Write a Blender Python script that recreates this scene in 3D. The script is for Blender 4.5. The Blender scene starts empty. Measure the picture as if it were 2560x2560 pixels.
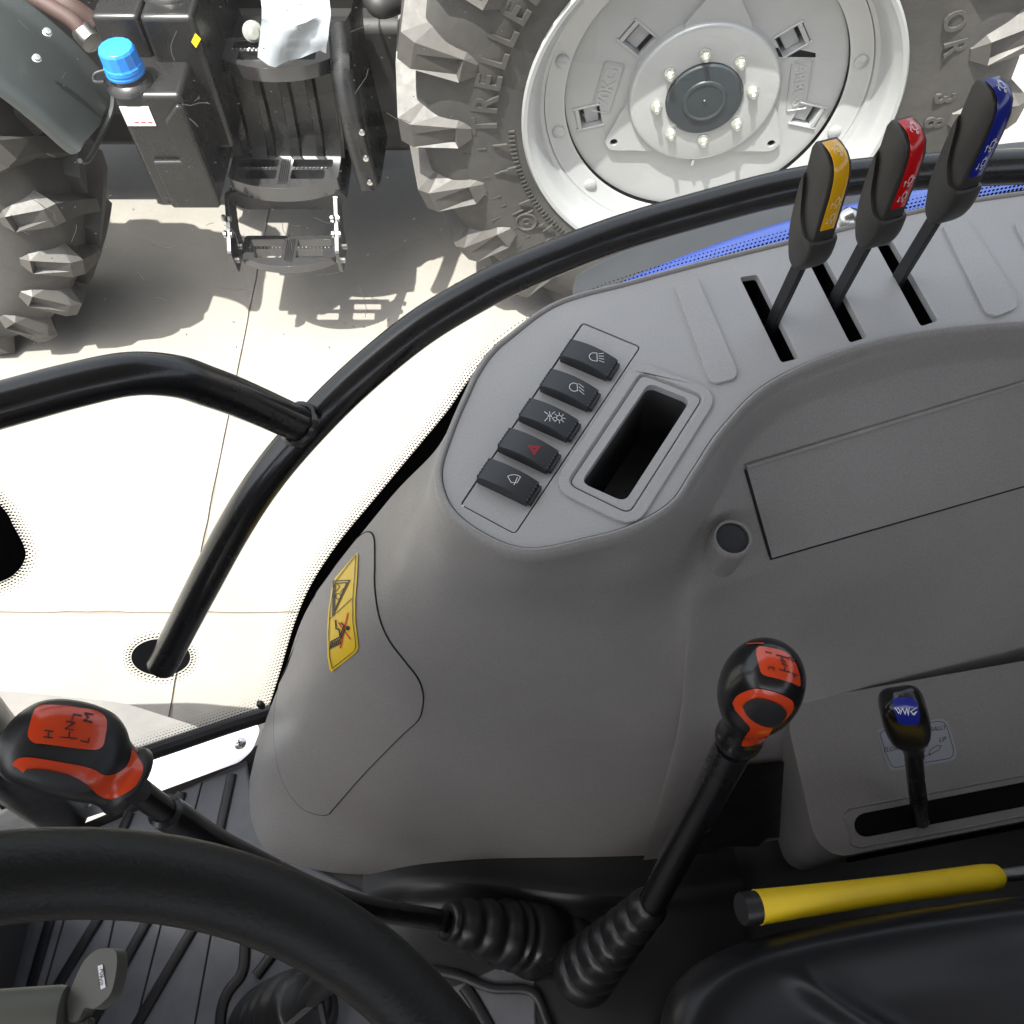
import bpy, bmesh, math, random
import numpy as np
from mathutils import Vector, Matrix
from mathutils.bvhtree import BVHTree
from mathutils.geometry import tessellate_polygon, delaunay_2d_cdt
random.seed(4)
R = math.radians
S = bpy.context.scene
COL = S.collection

# ------------------------------------------------------------------ camera, sky, sun, exposure
CAM = Vector((0, 0, 2.32)); PITCH = 61.0; FPX = 2100.0
cd = bpy.data.cameras.new('camera'); cam = bpy.data.objects.new('camera', cd); COL.objects.link(cam)
cam.location = CAM; cam.rotation_euler = (R(90 - PITCH), 0, 0)
cd.sensor_width = 36; cd.lens = FPX / 2560 * 36; cd.clip_start = .01; cd.clip_end = 2000
S.camera = cam
SUN = Vector((-.27, -.25, 1)).normalized()
w = bpy.data.worlds.new('World'); S.world = w; w.use_nodes = True
nt = w.node_tree; nt.nodes.clear()
sky = nt.nodes.new('ShaderNodeTexSky'); sky.sky_type = 'NISHITA'; sky.sun_disc = False
sky.sun_elevation = math.asin(SUN.z); sky.sun_rotation = math.atan2(SUN.x, SUN.y)
sky.air_density = 1.0; sky.dust_density = 6.0; sky.ozone_density = 1.0
bg = nt.nodes.new('ShaderNodeBackground'); bg.inputs[1].default_value = .15
wo = nt.nodes.new('ShaderNodeOutputWorld')
hz = nt.nodes.new('ShaderNodeHueSaturation'); hz.inputs['Saturation'].default_value = .40   # pale hazy sky
nt.links.new(sky.outputs[0], hz.inputs['Color']); nt.links.new(hz.outputs[0], bg.inputs[0]); nt.links.new(bg.outputs[0], wo.inputs[0])
sl = bpy.data.lights.new('sun', 'SUN'); sl.energy = 4.6; sl.angle = R(.5); sl.color = (1, .96, .89)
so = bpy.data.objects.new('sun', sl); COL.objects.link(so); so.location = (0, 0, 8)
so.rotation_euler = (-SUN).to_track_quat('-Z', 'Y').to_euler()
S.view_settings.view_transform = 'Standard'; S.view_settings.look = 'None'
S.view_settings.exposure = 1.72; S.view_settings.gamma = 1; S.view_settings.use_curve_mapping = False

# ------------------------------------------------------------------ layout helpers (photo measurement -> world point)
cp, sp = math.cos(R(PITCH)), math.sin(R(PITCH))
def ray(px, py):
    u = (px - 1280) / FPX; v = (1280 - py) / FPX
    return Vector((u, cp + sp * v, -sp + cp * v))
def UZ(px, py, z):
    d = ray(px, py); return CAM + d * ((z - CAM.z) / d.z)
def UY(px, py, y):
    d = ray(px, py); return CAM + d * (y / d.y)
def UD(px, py, t): return CAM + ray(px, py) * t
def hermite(p0, p1, m0, m1, t):
    t2, t3 = t * t, t * t * t
    return p0 * (2*t3 - 3*t2 + 1) + m0 * (t3 - 2*t2 + t) + p1 * (-2*t3 + 3*t2) + m1 * (t3 - t2)
def spline(pts, n=8, closed=False, sharp=None):
    P = [Vector(p) for p in pts]; N = len(P); out = []
    def T(i):
        k = 1.0 if sharp is None else sharp[i]
        if closed: return (P[(i+1) % N] - P[i-1]) * .5 * k
        if i == 0: return (P[1] - P[0]) * k
        if i == N - 1: return (P[-1] - P[-2]) * k
        return (P[i+1] - P[i-1]) * .5 * k
    for i in range(N if closed else N - 1):
        j = (i + 1) % N
        for q in range(n): out.append(hermite(P[i], P[j], T(i), T(j), q / n))
    if not closed: out.append(P[-1].copy())
    return out
def spl2(pts, n=6, closed=True): return [(p.x, p.y) for p in spline([(a, b, 0) for a, b in pts], n, closed)]
def resample(P, n):
    L = [0]
    for a, b in zip(P, P[1:]): L.append(L[-1] + (b - a).length)
    out = []; k = 0
    for i in range(n):
        s = L[-1] * i / (n - 1)
        while k < len(P) - 2 and L[k+1] < s: k += 1
        t = (s - L[k]) / max(1e-9, L[k+1] - L[k]); out.append(P[k].lerp(P[k+1], t))
    return out
GX = [-1.0, -.6, -.36, -.2, -.05, .08, .25, .45, .8, 1.2]
GY = [.08, .215, .33, .42, .52, .60, .65, .672, .685, .69]
_gm = np.gradient(GY, GX)
def g0(x):
    x = min(max(x, GX[0]), GX[-1]); i = min(max(int(np.searchsorted(GX, x)) - 1, 0), len(GX) - 2)
    h = GX[i+1] - GX[i]; return float(hermite(GY[i], GY[i+1], _gm[i] * h, _gm[i+1] * h, (x - GX[i]) / h))
def G(x, z): return g0(x) + .05 * (z - 1.45)          # the curved door glass
def UG(px, py, off=0.0):
    d = ray(px, py); a, b = .2, 2.5
    for _ in range(34):
        m = (a + b) / 2; p = CAM + d * m
        if p.y - G(p.x, p.z) - off > 0: b = m
        else: a = m
    return CAM + d * a

# ------------------------------------------------------------------ mesh helpers
class MB:
    def __init__(s): s.v = []; s.f = []
    def add(s, v, f):
        o = len(s.v); s.v += [Vector(p) for p in v]; s.f += [tuple(i + o for i in q) for q in f]; return s
    def box(s, c, d, M=None):
        x, y, z = d[0]/2, d[1]/2, d[2]/2; c = Vector(c)
        P = [Vector((i*x, j*y, k*z)) for k in (-1, 1) for j in (-1, 1) for i in (-1, 1)]
        P = [c + (M @ p if M else p) for p in P]
        return s.add(P, [(0,2,3,1),(4,5,7,6),(0,1,5,4),(2,6,7,3),(0,4,6,2),(1,3,7,5)])
    def grid(s, rows, closed=False):
        n = len(rows[0]); V = [p for r in rows for p in r]; F = []
        for i in range(len(rows) - 1):
            for j in range(n if closed else n - 1):
                k = (j + 1) % n; F.append((i*n+j, i*n+k, (i+1)*n+k, (i+1)*n+j))
        return s.add(V, F)
    def tube(s, path, r, n=12, caps=True, flat=1.0, up=None):
        P = [Vector(p) for p in path]; rr = r if isinstance(r, (list, tuple)) else [r] * len(P); rows = []
        t0 = (P[1] - P[0]).normalized(); a = Vector(up) if up else (Vector((0, 0, 1)) if abs(t0.z) < .9 else Vector((1, 0, 0)))
        for i, p in enumerate(P):
            t = (P[min(i+1, len(P)-1)] - P[max(i-1, 0)]).normalized()
            a = (a - t * a.dot(t)).normalized(); b = t.cross(a)
            rows.append([p + a * math.cos(q*2*math.pi/n) * rr[i] * flat + b * math.sin(q*2*math.pi/n) * rr[i] for q in range(n)])
        o = len(s.v); s.grid(rows, True)
        if caps:
            s.f.append(tuple(o + q for q in range(n))[::-1]); s.f.append(tuple(o + (len(P)-1)*n + q for q in range(n)))
        return s
    def lathe(s, prof, c, ax, n=48, caps=False, ref=None, sx=1.0):
        ax = Vector(ax).normalized(); c = Vector(c)
        a = Vector(ref) if ref else (Vector((1, 0, 0)) if abs(ax.x) < .8 else Vector((0, 1, 0)))
        a = (a - ax * a.dot(ax)).normalized(); b = ax.cross(a)
        rows = [[c + ax * h + (a * math.cos(q*2*math.pi/n) * sx + b * math.sin(q*2*math.pi/n)) * r for q in range(n)] for r, h in prof]
        o = len(s.v); s.grid(rows, True)
        if caps:
            s.f.append(tuple(o + q for q in range(n))[::-1]); s.f.append(tuple(o + (len(prof)-1)*n + q for q in range(n)))
        return s
    def prism(s, outer, holes, top, bot):
        loops = [list(outer)] + [list(h) for h in (holes or [])]
        fl = [p for l in loops for p in l]; n = len(fl)
        tri = tessellate_polygon([[Vector((a, b, 0)) for a, b in l] for l in loops])
        F = []
        for t in tri:
            (ax, ay), (bx, by), (cx, cy) = (fl[i] for i in t)
            if (bx-ax)*(cy-ay) - (by-ay)*(cx-ax) < 0: t = t[::-1]
            F.append(tuple(t)); F.append(tuple(i + n for i in t[::-1]))
        o = 0
        for l in loops:
            m = len(l)
            for i in range(m): j = (i + 1) % m; F.append((o+i, o+i+n, o+j+n, o+j))
            o += m
        return s.add([top(a, b) for a, b in fl] + [bot(a, b) for a, b in fl], F)

def obj(name, mb, mat, parent=None, smooth=35, bevel=0, seg=2, sub=0, fix=True):
    me = bpy.data.meshes.new(name)
    me.from_pydata([tuple(p) for p in mb.v], [], mb.f); me.validate(); me.update()
    if fix:
        bm = bmesh.new(); bm.from_mesh(me); bmesh.ops.recalc_face_normals(bm, faces=bm.faces); bm.to_mesh(me); bm.free()
    me.materials.append(mat)
    o = bpy.data.objects.new(name, me); COL.objects.link(o)
    if smooth: me.shade_smooth(); me.set_sharp_from_angle(angle=R(smooth))
    if parent: setpar(o, parent)
    if bevel:
        m = o.modifiers.new('bevel', 'BEVEL'); m.width = bevel; m.segments = seg; m.limit_method = 'ANGLE'; m.angle_limit = R(32); m.harden_normals = False
    if sub:
        m = o.modifiers.new('sub', 'SUBSURF'); m.levels = sub; m.render_levels = sub
    return o
def setpar(o, p):
    o.parent = p
    if p.type == 'EMPTY': o.matrix_parent_inverse = Matrix.Translation(-p.location)
def tag(o, label=None, cat=None, group=None, kind=None):
    if label: o['label'] = label
    if cat: o['category'] = cat
    if group: o['group'] = group
    if kind: o['kind'] = kind
    return o
def thing(name, loc, label, cat, group=None):
    o = bpy.data.objects.new(name, None); COL.objects.link(o); o.location = Vector(loc); o.empty_display_size = .05
    return tag(o, label, cat, group)
def bvh_of(mb): return BVHTree.FromPolygons([tuple(v) for v in mb.v], mb.f)
def hit(bvh, px, py, off=.0005):
    d = ray(px, py).normalized(); h = bvh.ray_cast(CAM, d)
    if h[0] is None: return None
    n = h[1] if h[1].dot(d) < 0 else -h[1]
    return h[0] + n * off
def patch(bvh, poly, off=.0006, step=14, thick=0.0):
    """a sheet of the outline poly (photo measurements) lying on a built surface"""
    pts = []; N = len(poly)
    for i in range(N):
        a, b = poly[i], poly[(i+1) % N]; m = max(1, int(math.hypot(b[0]-a[0], b[1]-a[1]) / step))
        pts += [(a[0] + (b[0]-a[0])*k/m, a[1] + (b[1]-a[1])*k/m) for k in range(m)]
    n = len(pts); xs = [p[0] for p in pts]; ys = [p[1] for p in pts]
    def inside(x, y):
        c = False; j = n - 1
        for i in range(n):
            if (ys[i] > y) != (ys[j] > y) and x < (xs[j]-xs[i]) * (y-ys[i]) / (ys[j]-ys[i]) + xs[i]: c = not c
            j = i
        return c
    inn = []; y = min(ys) + step*.5
    while y < max(ys):
        x = min(xs) + step*.5
        while x < max(xs):
            if inside(x, y) and min((x-p[0])**2 + (y-p[1])**2 for p in pts) > (step*.45)**2: inn.append((x, y))
            x += step
        y += step
    V = [Vector(p) for p in pts + inn]
    r = delaunay_2d_cdt(V, [(i, (i+1) % n) for i in range(n)], [], 1, 1e-4)
    H = [hit(bvh, v.x, v.y, off) for v in r[0]]
    idx = {}; mb = MB()
    for i, h in enumerate(H):
        if h is not None: idx[i] = len(mb.v); mb.v.append(h)
    for f in r[2]:
        if all(i in idx for i in f) and inside(sum(r[0][i].x for i in f)/3, sum(r[0][i].y for i in f)/3): mb.f.append(tuple(idx[i] for i in f))
    return mb
def ribbon(fn, lines, wd, mb=None):
    """flat strokes; lines in 2D, fn maps 2D -> world"""
    mb = mb or MB()
    for L in lines:
        for a, b in zip(L, L[1:]):
            d = math.hypot(b[0]-a[0], b[1]-a[1])
            if d < 1e-9: continue
            ex, ey = (b[0]-a[0])/d*wd/2, (b[1]-a[1])/d*wd/2
            q = [(a[0]-ex-ey, a[1]-ey+ex), (a[0]-ex+ey, a[1]-ey-ex), (b[0]+ex+ey, b[1]+ey-ex), (b[0]+ex-ey, b[1]+ey+ex)]
            P = [fn(*p) for p in q]
            if all(p is not None for p in P): mb.add(P, [(0, 1, 2, 3)])
    return mb
def circ(x, y, r, n=16, a0=0, a1=360, ry=None): return [(x + r*math.cos(R(a0+(a1-a0)*i/n)), y + (ry or r)*math.sin(R(a0+(a1-a0)*i/n))) for i in range(n+1)]
_tc = {}
def text2d(body, ext=0.0):
    if (body, ext) in _tc: return _tc[(body, ext)]
    c = bpy.data.curves.new('t', 'FONT'); c.body = body; c.size = 1; c.align_x = 'CENTER'; c.align_y = 'CENTER'; c.resolution_u = 3; c.extrude = ext; c.offset = .02 if ext else 0
    o = bpy.data.objects.new('t', c); COL.objects.link(o); dg = bpy.context.evaluated_depsgraph_get()
    me = o.evaluated_get(dg).to_mesh()
    r = ([v.co.copy() for v in me.vertices], [tuple(p.vertices) for p in me.polygons])
    bpy.data.objects.remove(o); bpy.data.curves.remove(c); _tc[(body, ext)] = r; return r
def text(fn, body, mb=None, ext=0.0):
    mb = mb or MB(); V, F = text2d(body, ext); P = [fn(v) for v in V]; ok = [p is not None for p in P]
    mb.add([p if p is not None else Vector() for p in P], [f for f in F if all(ok[i] for i in f)]); return mb
def rrect(x0, y0, x1, y1, r, n=5):
    o = []
    for cx, cy, a in ((x1-r, y1-r, 0), (x0+r, y1-r, 90), (x0+r, y0+r, 180), (x1-r, y0+r, 270)):
        o += [(cx + r*math.cos(R(a+90*i/n)), cy + r*math.sin(R(a+90*i/n))) for i in range(n+1)]
    return o
def rpoly(P, r, n=5):
    """round the corners of polygon P"""
    o = []; N = len(P)
    for i in range(N):
        p = Vector(P[i]); a = Vector(P[i-1]) - p; b = Vector(P[(i+1) % N]) - p
        q = min(r, a.length*.45, b.length*.45); A = p + a.normalized()*q; B = p + b.normalized()*q
        for k in range(n+1):
            t = k/n; c = A*(1-t)**2 + p*2*t*(1-t) + B*t*t; o.append((c.x, c.y))
    return o

# ------------------------------------------------------------------ materials
def mat(name, col, rough=.5, metal=0, bump=0, bscale=200, var=0, vscale=8, col2=None, dust=0, dustcol=(.42, .38, .33), coat=0, spec=.5, detail=3, rvar=0, bdist=None, specks=0, grain=0):
    m = bpy.data.materials.new(name); m.use_nodes = True; t = m.node_tree; b = t.nodes['Principled BSDF']
    b.inputs['Base Color'].default_value = (*col, 1); b.inputs['Roughness'].default_value = rough; b.inputs['Metallic'].default_value = metal
    b.inputs['Specular IOR Level'].default_value = spec
    if coat: b.inputs['Coat Weight'].default_value = coat; b.inputs['Coat Roughness'].default_value = .08
    tc = t.nodes.new('ShaderNodeTexCoord'); L = t.links
    def noise(sc, d=3, r=.55):
        n = t.nodes.new('ShaderNodeTexNoise'); n.inputs['Scale'].default_value = sc; n.inputs['Detail'].default_value = d; n.inputs['Roughness'].default_value = r
        L.new(tc.outputs['Object'], n.inputs['Vector']); return n
    cur = None
    if var or col2:
        n = noise(vscale, 5, .6); rp = t.nodes.new('ShaderNodeValToRGB'); rp.color_ramp.elements[0].position = .32; rp.color_ramp.elements[1].position = .68
        c2 = col2 or tuple(c * (1 + var) for c in col); c1 = col if col2 else tuple(c * (1 - var) for c in col)
        rp.color_ramp.elements[0].color = (*c1, 1); rp.color_ramp.elements[1].color = (*c2, 1)
        L.new(n.outputs['Fac'], rp.inputs[0]); cur = rp.outputs[0]
    if dust:
        n = noise(5.5, 8, .68); rp = t.nodes.new('ShaderNodeValToRGB'); rp.color_ramp.elements[0].position = .35; rp.color_ramp.elements[1].position = .8
        rp.color_ramp.elements[0].color = (dust*.35,)*3 + (1,); rp.color_ramp.elements[1].color = (dust,)*3 + (1,)
        L.new(n.outputs['Fac'], rp.inputs[0]); mx = t.nodes.new('ShaderNodeMix'); mx.data_type = 'RGBA'
        L.new(rp.outputs[0], mx.inputs[0])
        if cur: L.new(cur, mx.inputs[6])
        else: mx.inputs[6].default_value = (*col, 1)
        mx.inputs[7].default_value = (*dustcol, 1); cur = mx.outputs[2]
    if grain:    # moulded grain of the plastic
        n = noise(560, 2, .6); rp = t.nodes.new('ShaderNodeValToRGB'); rp.color_ramp.elements[0].position = .3; rp.color_ramp.elements[1].position = .7
        rp.color_ramp.elements[0].color = (1 - grain,)*3 + (1,); rp.color_ramp.elements[1].color = (1 + grain,)*3 + (1,)
        L.new(n.outputs['Fac'], rp.inputs[0]); mx = t.nodes.new('ShaderNodeMix'); mx.data_type = 'RGBA'; mx.blend_type = 'MULTIPLY'; mx.inputs[0].default_value = 1
        if cur: L.new(cur, mx.inputs[6])
        else: mx.inputs[6].default_value = (*col, 1)
        L.new(rp.outputs[0], mx.inputs[7]); cur = mx.outputs[2]
    if specks:   # lint and dust specks lying on the plastic
        n = noise(330, 2, .5); rp = t.nodes.new('ShaderNodeValToRGB'); rp.color_ramp.elements[0].position = .765; rp.color_ramp.elements[1].position = .80
        rp.color_ramp.elements[0].color = (0, 0, 0, 1); rp.color_ramp.elements[1].color = (.5*specks,)*3 + (1,)
        L.new(n.outputs['Fac'], rp.inputs[0]); mx = t.nodes.new('ShaderNodeMix'); mx.data_type = 'RGBA'; L.new(rp.outputs[0], mx.inputs[0])
        if cur: L.new(cur, mx.inputs[6])
        else: mx.inputs[6].default_value = (*col, 1)
        mx.inputs[7].default_value = (.6, .58, .55, 1); cur = mx.outputs[2]
    if cur: L.new(cur, b.inputs['Base Color'])
    if rvar:
        n = noise(14, 6, .65); mr = t.nodes.new('ShaderNodeMapRange'); mr.inputs[3].default_value = max(.02, rough - rvar); mr.inputs[4].default_value = min(1, rough + rvar)
        mr.inputs[1].default_value = .3; mr.inputs[2].default_value = .7
        L.new(n.outputs['Fac'], mr.inputs[0]); L.new(mr.outputs[0], b.inputs['Roughness'])
    if bump:
        n = noise(bscale, detail); bp = t.nodes.new('ShaderNodeBump'); bp.inputs['Strength'].default_value = bump; bp.inputs['Distance'].default_value = bdist or .1 / bscale
        L.new(n.outputs['Fac'], bp.inputs['Height']); L.new(bp.outputs[0], b.inputs['Normal'])
    return m
M = {}
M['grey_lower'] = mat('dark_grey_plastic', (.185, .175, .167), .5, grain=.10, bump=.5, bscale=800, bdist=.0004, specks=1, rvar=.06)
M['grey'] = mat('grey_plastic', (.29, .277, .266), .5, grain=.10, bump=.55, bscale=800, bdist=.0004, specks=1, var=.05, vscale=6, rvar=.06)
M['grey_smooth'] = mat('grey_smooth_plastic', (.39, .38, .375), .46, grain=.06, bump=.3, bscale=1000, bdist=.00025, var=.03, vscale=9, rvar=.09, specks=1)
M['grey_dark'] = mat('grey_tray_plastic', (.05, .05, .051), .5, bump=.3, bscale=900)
M['seam'] = mat('seam_shadow_gap', (.012, .012, .013), .9)
M['black'] = mat('black_plastic', (.016, .016, .017), .42, bump=.2, bscale=700, rvar=.08)
M['switch'] = mat('switch_plastic', (.028, .030, .034), .45, bump=.15, bscale=1500, rvar=.05)
M['grip'] = mat('lever_grip_plastic', (.040, .038, .035), .5, bump=.3, bscale=1100, var=.1, vscale=40)
M['gloss'] = mat('black_gloss', (.009, .009, .010), .25, rvar=.06)
M['tube'] = mat('black_painted_tube', (.010, .010, .011), .27, coat=.25, rvar=.02)
M['rubber'] = mat('black_rubber', (.014, .014, .015), .36, bump=.1, bscale=300, rvar=.1)
M['frit'] = mat('printed_enamel', (.05, .05, .052), .4)
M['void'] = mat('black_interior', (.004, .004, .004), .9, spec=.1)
M['mat_rib'] = mat('floor_mat_rib', (.012, .012, .014), .4, bump=.3, bscale=420)
M['mat_rubber'] = mat('floor_mat_rubber', (.12, .123, .135), .42, bump=.4, bscale=420, var=.2, vscale=14, rvar=.1)
M['wheel'] = mat('wheel_foam', (.007, .0072, .007), .50, spec=.35, bump=.6, bscale=420, detail=3, bdist=.0006)
M['vinyl'] = mat('seat_vinyl', (.008, .0083, .0096), .34, spec=.32, bump=.25, bscale=340, rvar=.06)
M['orange'] = mat('orange_gloss', (.62, .055, .012), .22, coat=.4)
M['yellow'] = mat('yellow_plastic', (.95, .66, .02), .42, bump=.08, bscale=120, var=.04, vscale=20)
M['yellow_label'] = mat('yellow_sticker', (.82, .55, .02), .35)
M['lab_y'] = mat('yellow_strip', (.80, .42, .01), .2, coat=.4)
M['lab_r'] = mat('red_strip', (.55, .006, .010), .2, coat=.4)
M['lab_b'] = mat('blue_strip', (.012, .022, .24), .2, coat=.4)
M['ink_w'] = mat('white_ink', (.8, .8, .8), .5)
M['ink_pale'] = mat('pale_ink', (.85, .78, .5), .5)
M['ink_k'] = mat('black_ink', (.01, .01, .01), .5)
M['ink_r'] = mat('red_ink', (.65, .02, .03), .5)
M['stick_g'] = mat('grey_sticker', (.22, .23, .26), .4)
M['olive'] = mat('stalk_plastic', (.105, .105, .088), .5, bump=.15, bscale=800)
M['alu'] = mat('aluminium', (.86, .86, .87), .32, metal=1, rvar=.08)
M['steel'] = mat('steel', (.62, .62, .6), .28, metal=1, rvar=.08)
M['zinc'] = mat('zinc_bolt', (.55, .57, .52), .35, metal=.8, var=.15, vscale=60)
M['white'] = mat('white_label', (.8, .8, .82), .4)
M['blue_paint'] = mat('blue_paint', (.055, .115, .50), .25, coat=.5)
M['flare'] = mat('fender_flare', (.075, .078, .082), .6, bump=.2, bscale=300, var=.1)
M['tyre'] = mat('dusty_tyre', (.017, .0165, .016), .62, bump=.5, bscale=60, dust=.40, dustcol=(.115, .108, .10), detail=6, rvar=.1)
M['lug'] = mat('dusty_lug', (.019, .018, .0175), .55, bump=.35, bscale=50, dust=.44, dustcol=(.125, .116, .106), detail=6, rvar=.1)
M['rim'] = mat('silver_wheel_paint', (.33, .34, .35), .34, metal=.3, var=.06, vscale=4, dust=.16, dustcol=(.30, .275, .245))
M['hubcap'] = mat('hub_cap', (.016, .022, .026), .45, var=.15, vscale=20)
M['tank'] = mat('tank_plastic', (.006, .006, .0066), .30, bump=.22, bscale=260, dust=.09, dustcol=(.11, .105, .098), rvar=.1)
M['stepm'] = mat('step_black', (.12, .12, .125), .16, metal=.8)
M['bluecap'] = mat('blue_cap', (.015, .17, .55), .38)
M['hose'] = mat('brown_hose', (.05, .028, .024), .7, bump=.4, bscale=120)
M['chassis'] = mat('dark_chassis', (.006, .006, .0065), .6, dust=.06, dustcol=(.1, .09, .08))
M['guard'] = mat('mudguard_plastic', (.022, .027, .027), .42, dust=.22, dustcol=(.10, .105, .10), bump=.15, bscale=200)
M['lining'] = mat('headlining', (.26, .26, .25), .8)
M['shell'] = mat('cab_lining', (.035, .035, .037), .7)
M['concrete'] = mat('concrete', (.205, .197, .182), .85, bump=.6, bscale=45, var=.14, vscale=2.2, dust=.8, dustcol=(.165, .150, .132), detail=8, specks=.0)
M['joint'] = mat('joint_earth', (.15, .125, .10), .95, bump=.6, bscale=90)
def film_mat():
    m = bpy.data.materials.new('plastic_film'); m.use_nodes = True; t = m.node_tree; b = t.nodes['Principled BSDF']
    b.inputs['Base Color'].default_value = (.45, .49, .53, 1); b.inputs['Roughness'].default_value = .2; b.inputs['Alpha'].default_value = .5; return m
M['film'] = film_mat()
def glass_mat():
    m = bpy.data.materials.new('door_glass'); m.use_nodes = True; t = m.node_tree; t.nodes.clear(); L = t.links
    o = t.nodes.new('ShaderNodeOutputMaterial'); tr = t.nodes.new('ShaderNodeBsdfTransparent'); tr.inputs[0].default_value = (.93, .955, .94, 1)
    gl = t.nodes.new('ShaderNodeBsdfGlossy'); gl.inputs['Roughness'].default_value = .01
    fr = t.nodes.new('ShaderNodeFresnel'); fr.inputs[0].default_value = 1.45; mx = t.nodes.new('ShaderNodeMixShader')
    ge = t.nodes.new('ShaderNodeNewGeometry'); mi = t.nodes.new('ShaderNodeMapRange'); mi.inputs[3].default_value = 1.45; mi.inputs[4].default_value = 1/1.45
    L.new(ge.outputs['Backfacing'], mi.inputs[0]); L.new(mi.outputs[0], fr.inputs[0])
    L.new(fr.outputs[0], mx.inputs[0]); L.new(tr.outputs[0], mx.inputs[1]); L.new(gl.outputs[0], mx.inputs[2])
    tc = t.nodes.new('ShaderNodeTexCoord'); n = t.nodes.new('ShaderNodeTexNoise'); n.inputs['Scale'].default_value = 7; n.inputs['Detail'].default_value = 9; n.inputs['Roughness'].default_value = .7
    L.new(tc.outputs['Object'], n.inputs['Vector']); mr = t.nodes.new('ShaderNodeMapRange'); mr.inputs[1].default_value = .35; mr.inputs[2].default_value = .85; mr.inputs[3].default_value = .003; mr.inputs[4].default_value = .035
    L.new(n.outputs['Fac'], mr.inputs[0]); df = t.nodes.new('ShaderNodeBsdfTranslucent'); df.inputs[0].default_value = (.8, .78, .74, 1)
    m2 = t.nodes.new('ShaderNodeMixShader'); L.new(mr.outputs[0], m2.inputs[0]); L.new(mx.outputs[0], m2.inputs[1]); L.new(df.outputs[0], m2.inputs[2])
    L.new(m2.outputs[0], o.inputs[0]); return m
M['glass'] = glass_mat()

# ================================================================== GROUND
b = MB().box((0, 0, -.056), (600, 600, .1)); gnd = tag(obj('ground', b, M['joint']), kind='structure')
JX, JY, SLX, SLY = -.955, .945, 4.2, 3.6
for i in range(-2, 3):
    for j in range(-2, 3):
        x0, x1, y0, y1 = JX + i*SLX, JX + (i+1)*SLX, JY + j*SLY, JY + (j+1)*SLY
        if i == -2: x0 -= 40
        if i == 2: x1 += 40
        if j == -2: y0 -= 40
        if j == 2: y1 += 40
        def edge(a, c, n, amp):
            return [(a[0] + (c[0]-a[0])*k/n, a[1] + (c[1]-a[1])*k/n) for k in range(n)]
        P = []; n = 70; g = .0015
        for a, c, nx, ny in (((x0+g, y0+g), (x1-g, y0+g), 0, 1), ((x1-g, y0+g), (x1-g, y1-g), -1, 0), ((x1-g, y1-g), (x0+g, y1-g), 0, -1), ((x0+g, y1-g), (x0+g, y0+g), 1, 0)):
            for q in edge(a, c, n, 0):
                e = abs(random.gauss(0, .002)) + (.008 if random.random() < .04 else 0); P.append((q[0]+nx*e, q[1]+ny*e))
        b = MB().prism(P, None, lambda a, c: Vector((a, c, 0)), lambda a, c: Vector((a, c, -.03)))
        obj('slab', b, M['concrete'], gnd, smooth=0)

# ================================================================== CAB SHELL (roof, floor, lower walls, added left light screen)
FZ = 1.10
b = MB()
P = rpoly([(-.78, -.86), (1.05, -1.0), (1.05, .72), (.15, .70), (-.78, .30)], .12)
b.prism(P, None, lambda x, y: Vector((x, y, 2.56)), lambda x, y: Vector((x, y, 2.47)))
tag(obj('cab_roof', b, M['lining'], bevel=.02), kind='structure')
b = MB()
P = [(-.80, -.80), (1.05, -1.0), (1.05, .66)] + [(x, G(x, 1.1) - .012) for x in np.linspace(.9, -.8, 24)]
b.prism(P, None, lambda x, y: Vector((x, y, FZ - .012)), lambda x, y: Vector((x, y, FZ - .07)))
tag(obj('cab_floor', b, M['black']), kind='structure')
# rear wall, left console, dashboard, that keep the light out of the foot well
b = MB().box((1.06, -.15, 1.6), (.06, 1.7, 1.1)); tag(obj('rear_wall', b, M['shell'], bevel=.01), kind='structure')
b = MB(); b.prism([(-.3, 1.1), (1.0, 1.1), (1.0, 1.78), (0, 1.78), (-.15, 1.6)], None, lambda x, z: Vector((x, -.62, z)), lambda x, z: Vector((x, -.95, z)))
tag(obj('left_console', b, M['grey'], bevel=.03), kind='structure')
b = MB(); b.prism([(-.80, 1.1), (-.62, 1.1), (-.52, 1.75), (-.58, 1.90), (-.80, 1.84)], None, lambda x, z: Vector((x, -.80, z)), lambda x, z: Vector((x, .10, z)))
tag(obj('dashboard', b, M['shell'], bevel=.03), kind='structure')
for x, y in ((-.80, -.82), (1.05, -.97), (1.05, .68)):
    b = MB().tube([(x, y, 1.05), (x, y, 2.5)], .035, 12); tag(obj('cab_post', b, M['tube']), kind='structure')
b = MB().box((.22, -.97, 1.555), (1.6, .04, .97)); tag(obj('left_light_screen', b, M['shell'], bevel=.01), kind='structure')  # opaque panel added out of view to block light from the left side
# front pillar at the left edge of the picture
pl = [UZ(-70, 2010, 1.32), UZ(60, 2010, 1.22), UZ(130, 2010, 1.12)]
b = MB().tube([UZ(165, 2035, 1.10), UZ(110, 1990, 1.20), UZ(-40, 1860, 1.45), UZ(-260, 1640, 1.75), UZ(-500, 1300, 2.05)], [.03, .034, .036, .036, .036], 16)
tag(obj('front_pillar', b, M['black']), 'black painted front cab pillar foot at the left picture edge', 'pillar')
b = MB()
b.prism(rpoly([(-120, 1880), (10, 1895), (75, 1952), (180, 1950), (248, 1972), (150, 2030), (130, 2080), (-120, 2110)], 12), None,
        lambda x, y: UZ(x, y, FZ + .035), lambda x, y: UZ(x, y, FZ + .004))
tag(obj('pillar_bracket', b, M['black'], bevel=.004), 'black bracket at the foot of the front pillar beside the orange shift knob', 'bracket')

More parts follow.
